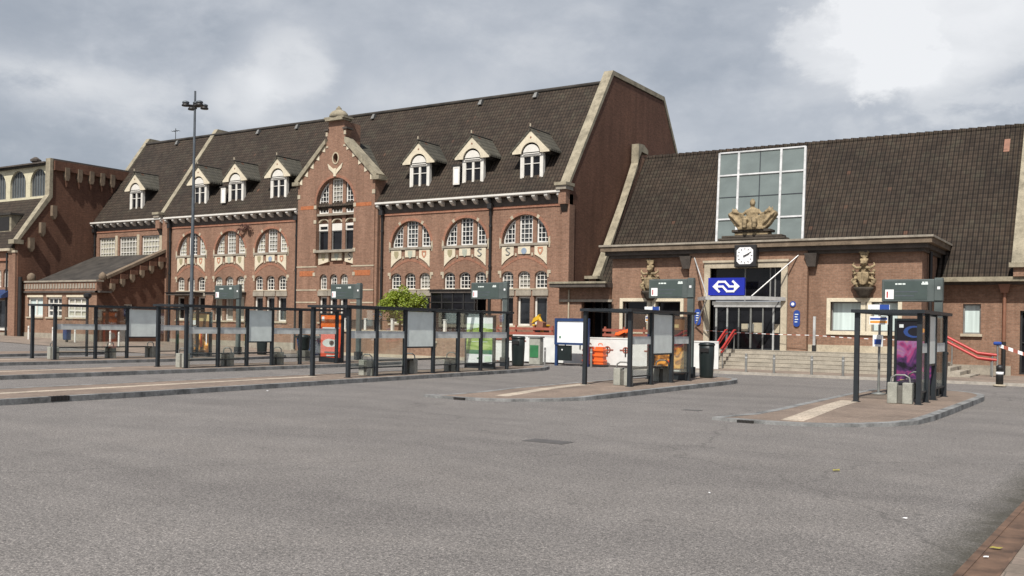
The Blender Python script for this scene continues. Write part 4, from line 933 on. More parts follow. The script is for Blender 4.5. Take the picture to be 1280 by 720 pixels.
# ================================================================== GROUND
def gz(x, y): # the square rises gently to the far left
    return .022*max(0., -x-45.)*min(1., max(0., (y-20)/12))
gm = MB()
xs = [-260, -160, -110, -90] + [-90+3*i for i in range(1, 21)] + [-20, -10, 0, 10, 20, 40, 90, 160]
ys = [-120, -40, 0, 10, 20, 23, 26, 29, 32, 40, 60, 110, 200]
for i, x in enumerate(xs):
    for y in ys: gm.v.append((x, y, gz(max(x, -90), y)))
n = len(ys); k = gm._m('asphalt')
for i in range(len(xs)-1):
    for j in range(n-1): gm.f.append([i*n+j, (i+1)*n+j, (i+1)*n+j+1, i*n+j+1]); gm.mi.append(k); gm.sm.append(True)
struct('road', gm)
def sheet(xy, dz, m, name):
    b = MB(); b.solid(xy, (), lambda u, v, d: (u, v, d), .004+dz, -.05, m); return struct(name, b)
def round_island(xa, xb, ya, yb, rn=1.3, rf=1.0, z=.12, xs=0.):
    """kerbed platform outline; near end rounded"""
    pts = []
    for cxx, cyy, r, a0 in ((xb-rn, ya+rn, rn, -pi/2), (xb-rf, yb-rf, rf, 0), (xa+rf, yb-rf, rf, pi/2), (xa+rn, ya+rn, rn, pi)):
        for i in range(7): a = a0+pi/2*i/6; pts.append((cxx+r*cos(a)+xs*(cyy-ya), cyy+r*sin(a)))
    return pts
def zi(y, y0):
    t_ = min(1., max(0., (y-y0-.1)/4.2)); return .062+.063*t_*t_*(3-2*t_)
def island(pts, name='platform_pavement', kd=.19, y0=-9.):
    c = (sum(p[0] for p in pts)/len(pts), sum(p[1] for p in pts)/len(pts))
    n = len(pts); inn = []
    for i in range(n):
        a, b, d = Vector(pts[i-1]), Vector(pts[i]), Vector(pts[(i+1) % n]); t = (d-a).normalized(); inn.append((b.x-t.y*kd, b.y+t.x*kd))
    k = MB()
    for i in range(n):   # kerb stones of about a metre follow the outline
        j = (i+1) % n
        k.hull8([(*pts[i], -.02), (*pts[j], -.02), (*inn[j], -.02), (*inn[i], -.02)], [(*pts[i], zi(pts[i][1], y0)), (*pts[j], zi(pts[j][1], y0)), (*inn[j], zi(inn[j][1], y0)), (*inn[i], zi(inn[i][1], y0))], 'kerb')
    struct('kerb', k)
    p = MB(); p.solid(inn, (), lambda u, v, d: (u, v, -.02 if d < 0 else zi(v, y0)-.005), -1, 1, 'paver'); struct(name, p)
def tip_island(dx, y0, y1, w_=0.):
    base = [(-6.98, 18.38), (-6.6, 18.30), (-5.9, 18.26), (-5.2, 18.34), (-4.65, 18.62), (-4.2, 19.06), (-3.75, 19.65), (-3.47, 20.3), (-3.36, 21.4), (-3.31, 23.5)]
    far = [(-3.27, y1-2.6), (-3.36, y1-1.7), (-3.62, y1-.9), (-4.1, y1-.3), (-4.7, y1), (-5.6, y1-.1), (-6.2, y1-.6), (-6.4, y1-1.4), (-6.45, 27.), (-6.42, 22.2), (-6.45, 20.9), (-6.6, 19.6)]
    return [(x+dx, y+y0-18.3 if y < 24 else y) for x, y in base]+[(x+dx, y) for x, y in far]
island(tip_island(0, 18.3, 31.4), y0=18.3)
island(tip_island(-7.75, 18.95, 33.2), y0=18.95)
island([(-22.2, 2.0), (-19.25, 2.0), (-19.22, 14.), (-19.5, 20.), (-19.8, 31.), (-20.1, 34.), (-20.7, 35.4), (-21.6, 35.6), (-22.3, 34.8), (-22.4, 20.)])
island([(-30.0, 2.0), (-27.05, 2.0), (-27.05, 21.), (-27.0, 31.), (-27.5, 34.), (-28.3, 35.4), (-29.4, 35.6), (-30.1, 34.8), (-30.1, 20.)])
island([(-38.6, 2.0), (-35.0, 2.0), (-34.8, 20.), (-34.6, 31.), (-35.3, 34.), (-36.3, 35.4), (-37.5, 35.6), (-38.4, 34.8), (-38.7, 20.)])
island([(-46.4, 2.0), (-42.6, 2.0), (-42.6, 24.), (-43., 29.), (-43.8, 30.5), (-45.4, 30.5), (-46.4, 29.), (-46.5, 20.)])
def strip(x0, y0, x1, y1, wd, m='tact', z=.12, name='tactile_strip'):
    d = Vector((x1-x0, y1-y0)).normalized()*wd/2; q = [(x0+d.y, y0-d.x), (x1+d.y, y1-d.x), (x1-d.y, y1+d.x), (x0-d.y, y0+d.x)]
    b = MB(); b.xy(q, z-.01, z+.004, m); struct(name, b)
def ramp_strip(x0, y0_, x1, y1_, wd, isl):
    b = MB(); n = 8; P_ = []
    for i in range(n+1):
        t_ = i/n; x = x0+(x1-x0)*t_; y = y0_+(y1_-y0_)*t_; P_.append((x, y, zi(y, isl)))
    for (xa, ya, za), (xb, yb, zb) in zip(P_[:-1], P_[1:]): b.hull8([(xa-wd/2, ya, za-.02), (xa+wd/2, ya, za-.02), (xb+wd/2, yb, zb-.02), (xb-wd/2, yb, zb-.02)], [(xa-wd/2, ya, za), (xa+wd/2, ya, za), (xb+wd/2, yb, zb), (xb-wd/2, yb, zb)], 'tact')
    struct('tactile_strip', b)
ramp_strip(-5.50, 18.75, -5.72, 24.4, .44, 18.3); ramp_strip(-13.05, 20.0, -13.5, 25.2, .38, 18.95)
strip(-20.4, 3, -21.32, 22., .32); strip(-28.6, 3, -29.3, 20.5, .32); strip(-37.4, 3, -37.3, 22.6, .4)
# station pavement with its kerb
pv = MB(); pv.xy([(-18.2, 38.2), (9, 38.2), (9, 47.2), (-18.2, 43.2)], -.03, .10, 'pavel'); struct('station_pavement', pv)
kb = MB(); kb.box(-18.35, 9, 38.05, 38.2, -.03, .105, 'kerbl'); kb.box(-18.35, -18.2, 38.2, 43.2, -.03, .105, 'kerbl'); struct('kerb', kb)
lp_ = MB()
cols = [-88, -80, -72, -66, -60, -54, -48, -44, -40]; rows = [32.5, 36, 39, 44.3]
for x in cols:
    for y in rows: lp_.v.append((x, y, gz(x, y)+.02))
k = lp_._m('pavel')
for i in range(len(cols)-1):
    for j in range(3): lp_.f.append([i*4+j, (i+1)*4+j, (i+1)*4+j+1, i*4+j+1]); lp_.mi.append(k); lp_.sm.append(True)
struct('station_pavement', lp_)
# near right corner: rust-brown edge beam and pale pavement
def ex(x, y): return x+.036*(y-7.85)
for xa, xb, zt, m_, nm in ((-1.06, -1.0, .032, 'rust', 'edge_kerb'), (-1.0, -.80, .024, 'rust', 'edge_kerb'), (-.80, -.775, .036, 'rust', 'edge_kerb'), (-.775, 5, .028, 'pavel', 'pavement')):
    eb = MB(); eb.xy([(ex(xa, -2), -2), (ex(xb, -2), -2), (ex(xb, 37), 37), (ex(xa, 37), 37)], -.02, zt, m_); struct(nm, eb)
# gullies and manhole
for (x, y, w_, d_, z, lb) in ((-13.55, 18.90, .30, .06, .055, 'dark gully grate in the kerb tip of the island left of the rightmost one'), (-6.25, 18.24, .32, .06, .048, 'dark gully grate in the tip of the rightmost shelter island'), (-19.27, 12.2, .12, .42, .127, 'dark gully grate in the kerb of the long island in the left foreground')):
    t = thing('gully_grate', lb, 'drain', (x, y, z), 'gully grates'); m = MB(); m.box(x-w_/2, x+w_/2, y-d_/2, y+d_/2, z-.1, z+.003, 'hole'); m.build('frame', t)
    m = MB()
    for i in range(5):
        if w_ > d_: m.box(x-w_/2+w_*(i+.3)/5, x-w_/2+w_*(i+.6)/5, y-d_/2-.004, y+d_/2, z-.09, z+.008, 'black')
        else: m.box(x-w_/2, x+w_/2+.004, y-d_/2+d_*(i+.3)/5, y-d_/2+d_*(i+.6)/5, z-.09, z+.008, 'black')
    m.build('grate', t)
m = MB(); m.box(-8.0, -7.28, 12.85, 13.27, -.01, .006, 'patch'); t = m.build('manhole_cover'); tag(t, 'dark rectangular manhole cover set in the middle of the asphalt', 'manhole cover')
m = MB(); m.box(-7.93, -7.35, 12.92, 13.2, 0, .009, 'patch'); m.build('lid', t)
m = MB(); m.box(-8.35, -7.95, 20.1, 20.35, 0, .008, 'patch'); o = m.build('drain_cover'); tag(o, 'small dark drain cover in the asphalt between the two right islands', 'drain cover')

# ================================================================== BUS SHELTERS
def bench(x, ys, label):
    t = thing('bench', label, 'bench', (x, ys[0], .12), 'benches in the bus shelters')
    for y in ys:
        b = MB()
        b.box(x-.28, x-.06, y-.09, y+.09, .12, .62, 'conc'); b.box(x+.06, x+.28, y-.09, y+.09, .12, .62, 'conc'); b.box(x-.06, x+.06, y-.05, y+.05, .12, .55, 'cond'); b.build('support', t, bevel=.012)
        h = MB(); h.tube([(x-.22, y, .60), (x-.2, y, .74), (x-.1, y, .80), (x+.1, y, .80), (x+.2, y, .74), (x+.22, y, .60)], .022, 'grey', 8); h.build('armrest', t)
    s = MB(); s.box(x-.22, x+.22, ys[0]+.1, ys[-1]-.1, .58, .62, 'steel'); s.build('seat', t)
def shelter(xr, y0, posts, label, blabel, board=None, wdt=1.4, bench_y=None, film=True, roofx=.05):
    xl = xr-wdt; y1 = y0+posts[-1]
    t = thing('bus_shelter', label, 'bus shelter', ((xl+xr)/2, (y0+y1)/2, .12), 'bus shelters on the platforms')
    hw = .055
    for p in posts:
        b = MB(); b.box(xr-hw, xr+hw, y0+p-hw, y0+p+hw, .12, 2.27, 'steel'); b.box(xr-.09, xr+.09, y0+p-.09, y0+p+.09, .118, .135, 'steel'); b.build('post', t)
    for y in (y0-.1, y1):
        b = MB(); b.box(xl-hw, xl+hw, y-hw, y+hw, .12, 2.27, 'steel'); b.box(xl-.09, xl+.09, y-.09, y+.09, .118, .135, 'steel'); b.build('post', t)
    r = MB()
    r.box(xl-.12, xl+.02, y0-.25, y1+.25, 2.27, 2.35, 'steel'); r.box(xr-.06, xr+.14, y0-.25, y1+.25, 2.27, 2.35, 'steel')
    for y in [y0-.25, y1+.17]+[y0+p for p in posts[1:-1]]: r.box(xl+.02, xr-.06, y, y+.08, 2.275, 2.345, 'steel')
    r.build('roof_frame', t)
    g = MB(); g.box(xl+.0, xr, y0-.2, y1+.2, 2.352, 2.362, 'glz'); g.build('roof_glass', t)
    for a, b_ in zip(posts[:-1], posts[1:]):
        if board and abs(board-a) < .01: continue
        g = MB(); g.box(xr-.006, xr+.006, y0+a+hw, y0+b_-hw, .42, 2.22, 'glz'); g = g.build('glass_panel', t)
        if film: MB().box(xr-.010, xr+.010, y0+a+hw, y0+b_-hw, 1.33, 1.56, 'film').build('frosted_band', g)
        rl = MB(); rl.box(xr-.02, xr+.02, y0+a+hw, y0+b_-hw, .38, .42, 'steel'); rl.build('rail', g)
    if board:
        a = board; b_ = posts[posts.index(a)+1]
        m = MB(); m.box(xr-.03, xr+.03, y0+a+hw, y0+b_-hw, 1.05, 2.22, 'board'); m = m.build('timetable_board', t)
        f = MB(); f.box(xr-.035, xr+.035, y0+a+hw, y0+b_-hw, 1.0, 1.05, 'steel'); f.build('rail', m)
    if bench_y: bench(xr-.42, bench_y, blabel)
    return t
shelter(-4.15, 24.3, [0, 1.0, 2.05, 3.7], 'short glass bus shelter with magenta poster, before the red stair rails', 'bench with pale concrete end in the shelter on the rightmost island', board=1.0, bench_y=[24.35, 26.6])
shelter(-12.05, 25.15, [0, 1.45, 3.0, 4.4], 'glass bus shelter with amber poster, between the map board and the door steps', 'bench with pale concrete ends in the shelter before the porch wall', board=1.45, bench_y=[25.6, 28.4])
shelter(-20.25, 22.35, [0, 1.3, 2.75, 4.3, 5.75, 7.2, 9.0], 'long glass bus shelter with green poster, in front of the bush', 'bench with concrete supports in the long shelter with the green poster', board=2.75, bench_y=[23.7, 25.9, 28.3])
shelter(-27.75, 22.3, [0, 1.4, 2.75, 4.0, 5.5, 7.6], 'long glass bus shelter with red poster at its far end, before the left arched windows', 'bench with concrete supports in the shelter with the red poster', board=2.75, bench_y=[22.5, 24.5, 27.0])
shelter(-36.2, 22.7, [0, 1.8, 3.3, 4.9, 7.0], 'leftmost glass bus shelter, before the low annex', 'bench with concrete supports in the leftmost bus shelter', board=3.3, bench_y=[22.9, 25.5, 27.5])

def print_mat(name, stops, scale, dist, seed, sq=(1, 1, 1)):
    t = NT(name); g, x = t.pos(); mp = t.n('ShaderNodeMapping'); mp.inputs['Location'].default_value = (seed, seed*.7, seed*.3); mp.inputs['Scale'].default_value = sq; t.l(g.outputs['Position'], mp.inputs[0])
    n = t.n('ShaderNodeTexNoise'); n.inputs['Scale'].default_value = scale; n.inputs['Detail'].default_value = 3; n.inputs['Distortion'].default_value = dist; t.l(mp.outputs[0], n.inputs['Vector'])
    t.base(t.ramp(n.outputs['Fac'], stops)); t.b.inputs['Roughness'].default_value = .25; return t.m
PM1 = print_mat('poster_print_violet', [(.36, (.010, .008, .014)), (.46, (.09, .03, .12)), (.54, (.34, .05, .17)), (.62, (.30, .14, .30)), (.74, (.62, .28, .12))], 1.9, 1.2, 3.3)
PM2 = print_mat('poster_print_amber', [(.34, (.05, .03, .02)), (.46, (.24, .10, .03)), (.55, (.72, .30, .05)), (.66, (.80, .50, .16))], 2.4, 1.4, 8.1)
PM3 = print_mat('poster_print_meadow', [(.32, (.10, .22, .03)), (.48, (.24, .38, .07)), (.62, (.45, .56, .20)), (.75, (.66, .72, .45))], 2.2, .8, 1.7, (.6, 1, 2.4))
# illuminated-case poster panels that close the far ends of the shelters
def ad(xa, xb, y, label, art, z0=.22, z1=2.2):
    t = thing('advertising_panel', label, 'poster panel', ((xa+xb)/2, y, .12), 'poster panels at the shelter ends')
    f = MB(); f.xz(rect(xa, xb, .12, z1), y-.07, y+.07, 'steel', [rect(xa+.07, xb-.07, z0+.1, z1-.06)]); f.build('frame', t)
    p = MB(); p.box(xa+.065, xb-.065, y-.045, y+.045, z0+.09, z1-.055, art[0]); p = p.build('poster', t)
    W, H = xb-xa-.14, z1-z0-.17; ox, oz = xa+.07, z0+.1
    e = .048
    for i, (kind, m, *a) in enumerate(art[1:]):
        q = MB(); yy = y-e-.001*i
        if kind == 'r': q.box(ox+a[0]*W, ox+a[1]*W, yy-.0005, y-.03, oz+a[2]*H, oz+a[3]*H, m)
        elif kind == 'e': q.xz([(ox+(a[0]+a[2]*cos(2*pi*k/20))*W, oz+(a[1]+a[3]*sin(2*pi*k/20))*H) for k in range(20)], yy-.0005, y-.03, m)
        elif kind == 'p': q.xz([(ox+u*W, oz+v*H) for u, v in a[0]], yy-.0005, y-.03, m)
        q.build('print', p)
G1, G2, G3, G4 = col('poster_grass', (.20, .34, .05)), col('poster_light_green', (.42, .55, .16)), col('poster_deep_green', (.03, .16, .08)), col('poster_mint', (.62, .75, .62))
R1, R2, R3 = col('poster_red', (.66, .07, .025)), col('poster_orange', (.82, .17, .03)), col('poster_dark', (.05, .045, .04))
P1, P2, P3, P4 = col('poster_black', (.012, .010, .016)), col('poster_magenta', (.34, .03, .15)), col('poster_violet', (.22, .10, .28)), col('poster_blue', (.03, .07, .25))
B1, B2, B3 = col('poster_amber', (.78, .33, .06)), col('poster_brown', (.16, .08, .04)), col('poster_straw', (.52, .40, .20))
ad(-22.1, -20.72, 31.2, 'poster panel printed with a green meadow between white strips', ('posterw', ('r', PM3, 0, 1, .2, .86), ('p', G4, [(0, .72), (.5, .78), (1, .74), (1, .86), (0, .86)]), ('r', G3, 0, 1, .2, .29), ('r', 'posterw', .32, .75, .60, .62), ('r', 'posterw', .2, .8, .46, .47), ('e', G3, .5, .11, .09, .02), ('r', G4, .7, .95, .04, .16)))
ad(-29.25, -27.95, 30.5, 'poster panel printed in orange and red with white lettering', (R1, ('r', R2, 0, 1, .72, 1.0), ('r', 'posterw', .04, .16, .86, .96), ('r', 'posterw', .08, .9, .68, .71), ('r', 'posterw', .25, .85, .62, .64), ('e', 'film', .45, .34, .36, .10), ('e', R3, .55, .34, .12, .06), ('r', R1, .0, 1, .22, .25), ('r', R3, .2, .9, .10, .14), ('r', 'film', .3, .8, .03, .06)))
ad(-37.25, -35.85, 30.2, 'poster panel with an amber bottle-like print under a straw-coloured top', (B2, ('r', B3, .02, .98, .80, .97), ('r', 'posterw', .02, .3, .70, .82), ('p', PM2, [(.2, .06), (.9, .06), (.95, .22), (.7, .40), (.66, .62), (.42, .62), (.38, .40), (.12, .22)]), ('r', R1, .52, .62, .14, .5), ('r', 'posterw', .82, .87, .2, .5)))
ad(-13.4, -12.2, 29.75, 'poster panel with amber shapes on dark ground beside the taller dark bin', (B2, ('r', PM2, 0, 1, .1, .48), ('r', B3, .3, .8, .84, .90), ('r', P1, .05, .95, .5, .8), ('r', R1, .45, .6, .2, .24), ('r', 'film', .1, .9, .04, .07)))
ad(-5.45, -4.3, 28.15, 'poster panel printed black with a magenta and violet figure', (P1, ('r', PM1, 0, 1, .06, .70), ('e', P4, .42, .84, .26, .09), ('e', P1, .46, .84, .19, .065), ('e', B1, .62, .86, .10, .035), ('r', 'posterw', .05, .16, .90, .95), ('r', B3, .1, .8, .10, .115), ('r', B3, .1, .6, .075, .09)))

# departure-display cabinets on their posts
def display(xp, y, label, w_=1.5, z0=2.90, z1=3.60):
    t = thing('departure_sign', label, 'display sign', (xp, y, .12), 'departure signs on the platform ends')
    p = MB(); p.box(xp-.11, xp+.11, y-.07, y+.07, .12, z1+.04, 'signg'); p.box(xp-.16, xp+.16, y-.12, y+.12, .12, .5, 'steel'); p.build('post', t)
    c = MB(); c.box(xp-.2-w_, xp-.10, y-.09, y+.09, z0, z1, 'signg'); c.box(xp-.12, xp+.12, y-.11, y+.11, z0+.02, z1+.01, 'signg'); c = c.build('cabinet', t, bevel=.02)
    s = MB(); s.box(xp-.14-w_, xp-.30, y-.098, y-.08, z0+.06, z1-.06, col('display_glass', (.060, .080, .074), .3) if 'dg' not in CR else CR['dg']); CR.setdefault('dg', s.mats[0]); s.build('screen', c)
    s = MB(); s.box(xp-.10-w_, xp+.14-w_, y-.103, y-.09, z0+.08, z0+.36, 'sign'); s.box(xp-.06-w_, xp-.02-w_, y-.106, y-.10, z0+.12, z0+.3, 'red'); s.build('platform_plate', c)
    l = MB()
    for a, b, z in ((.38, .44, .50), (.46, .56, .50), (.58, .66, .50), (1.12, 1.18, .54), (1.20, 1.27, .54), (1.10, 1.28, .50)): l.box(xp-.2-w_+a, xp-.2-w_+b, y-.103, y-.095, z0+z, z0+z+.045, 'board')
    for a, b, z in ((.38, 1.0, .28), (.38, .9, .16)): l.box(xp-.2-w_+a, xp-.2-w_+b, y-.102, y-.095, z0+z, z0+z+.03, 'pole')
    l.box(xp-.03, xp+.05, y-.118, y-.105, z0+.36, z0+.44, 'sign'); l.build('display_text', c)
display(-4.66, 30.2, 'departure sign above the rightmost shelter, before the pair of curtained windows', 1.36, 2.72, 3.38)
display(-12.80, 31.5, 'departure sign to the left of the main doors, half hiding a stone carving', 1.36, 2.87, 3.54)
display(-21.75, 33.5, 'departure sign before the round-arched window next to the link')
display(-29.75, 33.5, 'departure sign in front of the pointed central gable bay')
display(-37.75, 33.5, 'departure sign in front of the left wing, close to the tall lamp post')

# dark litter bins
def big_bin(x, y, label, h=1.22, r=.33):
    t = thing('litter_bin', label, 'bin', (x, y, .12), 'dark litter bins')
    b = MB(); b.lathe((x, y, .12), [(r*.86, 0), (r*.9, .1), (r, h*.7), (r, h)], 'binm', 10, .8); b.build('body', t, bevel=.01)
    l = MB(); l.lathe((x, y, .12+h), [(r*1.06, 0), (r*1.08, .05), (r*.9, .10), (r*.3, .12)], 'binm', 10, .8); l.build('lid', t)
    s = MB(); s.box(x-r*.55, x+r*.55, y-r*.85, y-r*.7, .12+h*.80, .12+h*.92, 'black'); s.build('slot', t)
big_bin(-21.60, 34.3, 'dark green litter bin beside the sign post near the white hoarding', 1.15, .30); big_bin(-12.35, 31.9, 'dark green litter bin at the shelter left of the door steps', 1.12, .27); big_bin(-4.50, 29.2, 'dark green litter bin behind the rightmost bus shelter', 1.10, .26)
for x, y, l in ((-35.6, 36.5, 'dark blue bin by the terrace wall, left of the bush'),):
    t = thing('waste_container', l, 'bin', (x, y, 0)); m = MB(); m.hull8([(x-.55, y-.4, .1), (x+.55, y-.4, .1), (x+.55, y+.4, .1), (x-.55, y+.4, .1)], [(x-.65, y-.48, 1.0), (x+.65, y-.48, 1.0), (x+.65, y+.48, 1.0), (x-.65, y+.48, 1.0)], 'blued'); m.build('body', t, bevel=.03)
    m = MB(); m.box(x-.7, x+.7, y-.53, y+.53, 1.0, 1.1, 'binm'); m.build('lid', t)
    m = MB(); m.tube([(x-.5, y-.45, .1), (x-.5, y-.38, .1)], .1, 'black'); m.tube([(x+.5, y-.45, .1), (x+.5, y-.38, .1)], .1, 'black'); m.build('wheels', t)

big_bin(-37.0, 34.4, 'dark litter bin behind the second timetable board from the left', .85, .30)
x, y = -30.9, 31.2
t = thing('litter_bin', 'dark bin on a concrete block left of the red poster panel', 'bin', (x, y, .0)); m = MB(); m.box(x-.26, x+.26, y-.2, y+.2, 0, .55, 'cond'); m.build('base', t, bevel=.02); m = MB(); m.lathe((x, y, .55), [(.2, 0), (.24, .1), (.26, .5), (.3, .56), (.3, .66), (.1, .7)], 'binm', 10); m.build('body', t)
# bus stop flags
def stop(x, y, label):
    t = thing('bus_stop_sign', label, 'bus stop sign', (x, y, .12), 'bus stop signs')
    m = MB(); m.tube([(x, y, .12), (x, y, 2.6)], .035, 'grey', 8); m.lathe((x, y, .12), [(.2, 0), (.2, .03), (.06, .06)], 'grey', 12); m.build('pole', t)
    m = MB(); m.box(x-.3, x+.26, y-.04, y-.01, 2.36, 2.56, 'sign'); m.box(x+.0, x+.25, y-.045, y-.04, 2.40, 2.56, 'oval'); m.build('top_plate', t)
    m = MB(); m.box(x-.26, x+.22, y-.045, y-.012, 2.02, 2.24, 'sign'); m.box(x-.24, x+.2, y-.05, y-.044, 2.06, 2.12, B1); m.box(x-.24, x+.2, y-.05, y-.044, 2.15, 2.20, 'oval'); m.build('line_plate', t)
    m = MB(); m.box(x-.16, x+.10, y-.06, y-.02, 1.42, 1.74, 'sign'); m.box(x-.12, x+.06, y-.064, y-.058, 1.48, 1.62, 'oval'); m.build('timetable', t)
stop(-5.72, 27.5, 'bus stop sign with white and blue plates inside the rightmost shelter'); stop(-14.0, 31.0, 'bus stop sign with white and blue plates behind the shelter near the map board')

# map board
t = thing('map_board', 'blue-framed white city map board in front of the hoarding', 'notice board', (-21.6, 38.9, 0))
m = MB(); m.box(-22.45, -22.33, 38.84, 38.98, 0, 2.15, 'blued'); m.build('post', t); m = MB(); m.box(-20.83, -20.71, 38.84, 38.98, 0, 2.15, 'blued'); m.build('post', t)
m = MB(); m.xz(rect(-22.46, -20.68, .98, 2.2), 38.8, 38.95, 'blued', [rect(-22.34, -20.80, 1.08, 2.07)]); m.build('frame', t)
m = MB(); m.box(-22.36, -20.78, 38.84, 38.9, 1.06, 2.09, 'posterw'); p = m.build('map_sheet', t)
m = MB(); m.box(-22.22, -22.14, 38.83, 38.86, 1.28, 1.38, 'green'); m.build('print', p)
m = MB(); m.box(-22.3, -21.6, 38.86, 38.94, .25, .95, 'binm'); m.box(-22.1, -22.04, 38.85, 38.88, .72, .78, 'sign'); m.build('lower_cabinet', t)

# tall square-light mast
lx, ly = -35.35, 28.65
t = thing('light_mast', 'tall slim grey light mast with a cluster of floodlights', 'lamp post', (lx, ly, 0))
m = MB(); m.tube([(lx, ly, 0), (lx, ly, 5), (lx, ly, 12.05)], [.085, .075, .045], 'pole', 10); m.tube([(lx, ly, 0), (lx, ly, 1.0)], .11, 'pole', 10); m.build('mast', t)
m = MB(); m.tube([(lx-.66, ly+.3, 11.42), (lx+.66, ly-.2, 11.36)], .035, 'black', 8); m.tube([(lx-.2, ly-.5, 11.38), (lx+.2, ly+.5, 11.40)], .035, 'black', 8); m.tube([(lx, ly, 11.25), (lx, ly, 11.55)], .09, 'black', 8); m.build('cross_arm', t)
for dx, dy in ((-.48, .22), (.26, -.1), (-.1, -.42), (.50, -.16), (.15, .4)):
    m = MB(); m.ball((lx+dx, ly+dy, 11.46), (.16, .16, .08), 'pole', 10); m.lathe((lx+dx, ly+dy, 11.30), [(.17, 0), (.18, .04), (.12, .12)], 'black', 12); m.build('lamp_head', t)
# thin signal pole beside annex
t = thing('downlight_post', 'dark post with square lantern head behind the leftmost shelter', 'lamp post', (-38.9, 25.9, .12)); x, y = -38.9, 25.9
m = MB(); m.tube([(x, y, .1), (x, y, 2.72)], .06, 'steel', 8); m.build('post', t); m = MB(); m.lathe((x, y, 2.66), [(.07, 0), (.17, .1), (.18, .22), (.05, .26)], 'black', 8); m.build('lantern', t)

# ================================================================== TERRACE, BUILDING SITE AND SMALL THINGS BEFORE THE STATION
TY = 40.3
t = thing('terrace', 'brick terrace with pale stone cap in front of the station block, under the bush', 'terrace', (-32.2, 41.5, 0))
m = MB(); m.box(-37.3, -28.0, TY, TY+.3, 0, 1.32, 'terrbrick' if False else 'brickt'); m.box(-37.3, -37.0, TY+.3, FY-.1, 0, 1.32, 'brickt'); m.box(-28.3, -28.0, TY+.3, FY-.1, 0, 1.32, 'brickt'); m.build('wall', t)
m = MB(); m.box(-37.4, -27.9, TY-.08, TY+.38, 1.32, 1.44, 'pale'); m.box(-37.4, -36.95, TY+.38, FY-.1, 1.32, 1.44, 'pale'); m.box(-28.35, -27.9, TY+.38, FY-.1, 1.32, 1.44, 'pale'); m.build('stone_cap', t)
m = MB(); m.box(-36.98, -28.32, TY+.32, FY-.1, .9, 1.25, 'pavel'); m.build('deck', t)
m = MB(); m.box(-37.35, -27.95, TY-.04, TY+.0, 0, .16, 'pale'); m.build('base_course', t)
m = MB(); m.box(-30.6, -30.35, TY-.06, TY, .84, .95, 'pale'); m.tube([(-30.45, TY-.04, .72), (-30.45, TY-.04, .84)], .05, 'black'); m.build('wall_lamp', t)
t = thing('railing', 'terrace railing of white posts with dark infill', 'railing', (-33, TY+.12, 1.44))
for x in (-36.9, -35.4, -34.55, -33.5, -31.6, -29.98, -28.5):
    m = MB(); m.box(x-.07, x+.07, TY+.06, TY+.2, 1.44, 2.04, 'white'); m.box(x-.09, x+.09, TY+.04, TY+.22, 2.04, 2.08, 'white'); m.build('post', t)
for a, b in ((-36.83, -35.47), (-35.33, -34.62)):
    m = MB()
    n = 9
    for i in range(n): xx = a+(b-a)*(i+.5)/n; m.box(xx-.05, xx+.05, TY+.1, TY+.16, 1.5, 2.0, 'copd')
    m.box(a, b, TY+.09, TY+.17, 1.95, 2.0, 'black'); m.build('infill', t)
m = MB(); m.tube([(-34.5, TY+.13, 1.97), (-28.5, TY+.13, 1.97)], .02, 'black', 6); m.build('rail', t)

# rounded yellow-green bush: limbs and many small leaves in clumps
t = thing('bush', 'rounded yellow-green clipped tree on the terrace before the station', 'tree', (-34.05, 41.7, 1.25))
m = MB(); cxb, cyb, czb = -34.05, 41.7, 2.72
m.tube([(cxb, cyb, 1.2), (cxb+.03, cyb, 1.7), (cxb, cyb, 2.2)], [.09, .075, .05], 'bark')
random.seed(11)
for i in range(9):
    a = i*.7; m.tube([(cxb, cyb, 1.7+.05*i), (cxb+cos(a)*.5, cyb+sin(a)*.4, 2.3+.07*i), (cxb+cos(a)*1.15, cyb+sin(a)*.8, 2.4+.1*i)], [.04, .025, .01], 'bark', 5)
m.build('trunk', t)
m = MB(); clumps = []
for i in range(64):
    u, v = random.uniform(0, 2*pi), random.uniform(-.75, 1)
    rr = random.uniform(.55, 1.0); s_ = sqrt(max(0, 1-v*v)); clumps.append((cxb+(1.30+.22*sin(3*u+1))*rr*s_*cos(u), cyb+1.1*rr*s_*sin(u), czb+.05+(.98+.16*sin(5*u))*rr*v, random.uniform(.16, .38)))
for c in clumps:
    for k in range(80):
        d = Vector((random.gauss(0, 1), random.gauss(0, 1), random.gauss(0, 1))).normalized()*c[3]*random.uniform(.5, 1.08)
        p = Vector(c[:3])+d; a = Vector((random.gauss(0, 1), random.gauss(0, 1), random.gauss(0, .6))).normalized(); b = a.orthogonal().normalized(); L = random.uniform(.05, .09)
        m.add([p-a*L, p+b*L*.55, p+a*L, p-b*L*.55], [(0, 1, 2, 3)], 'leaf')
m.build('crown', t, fix=False)

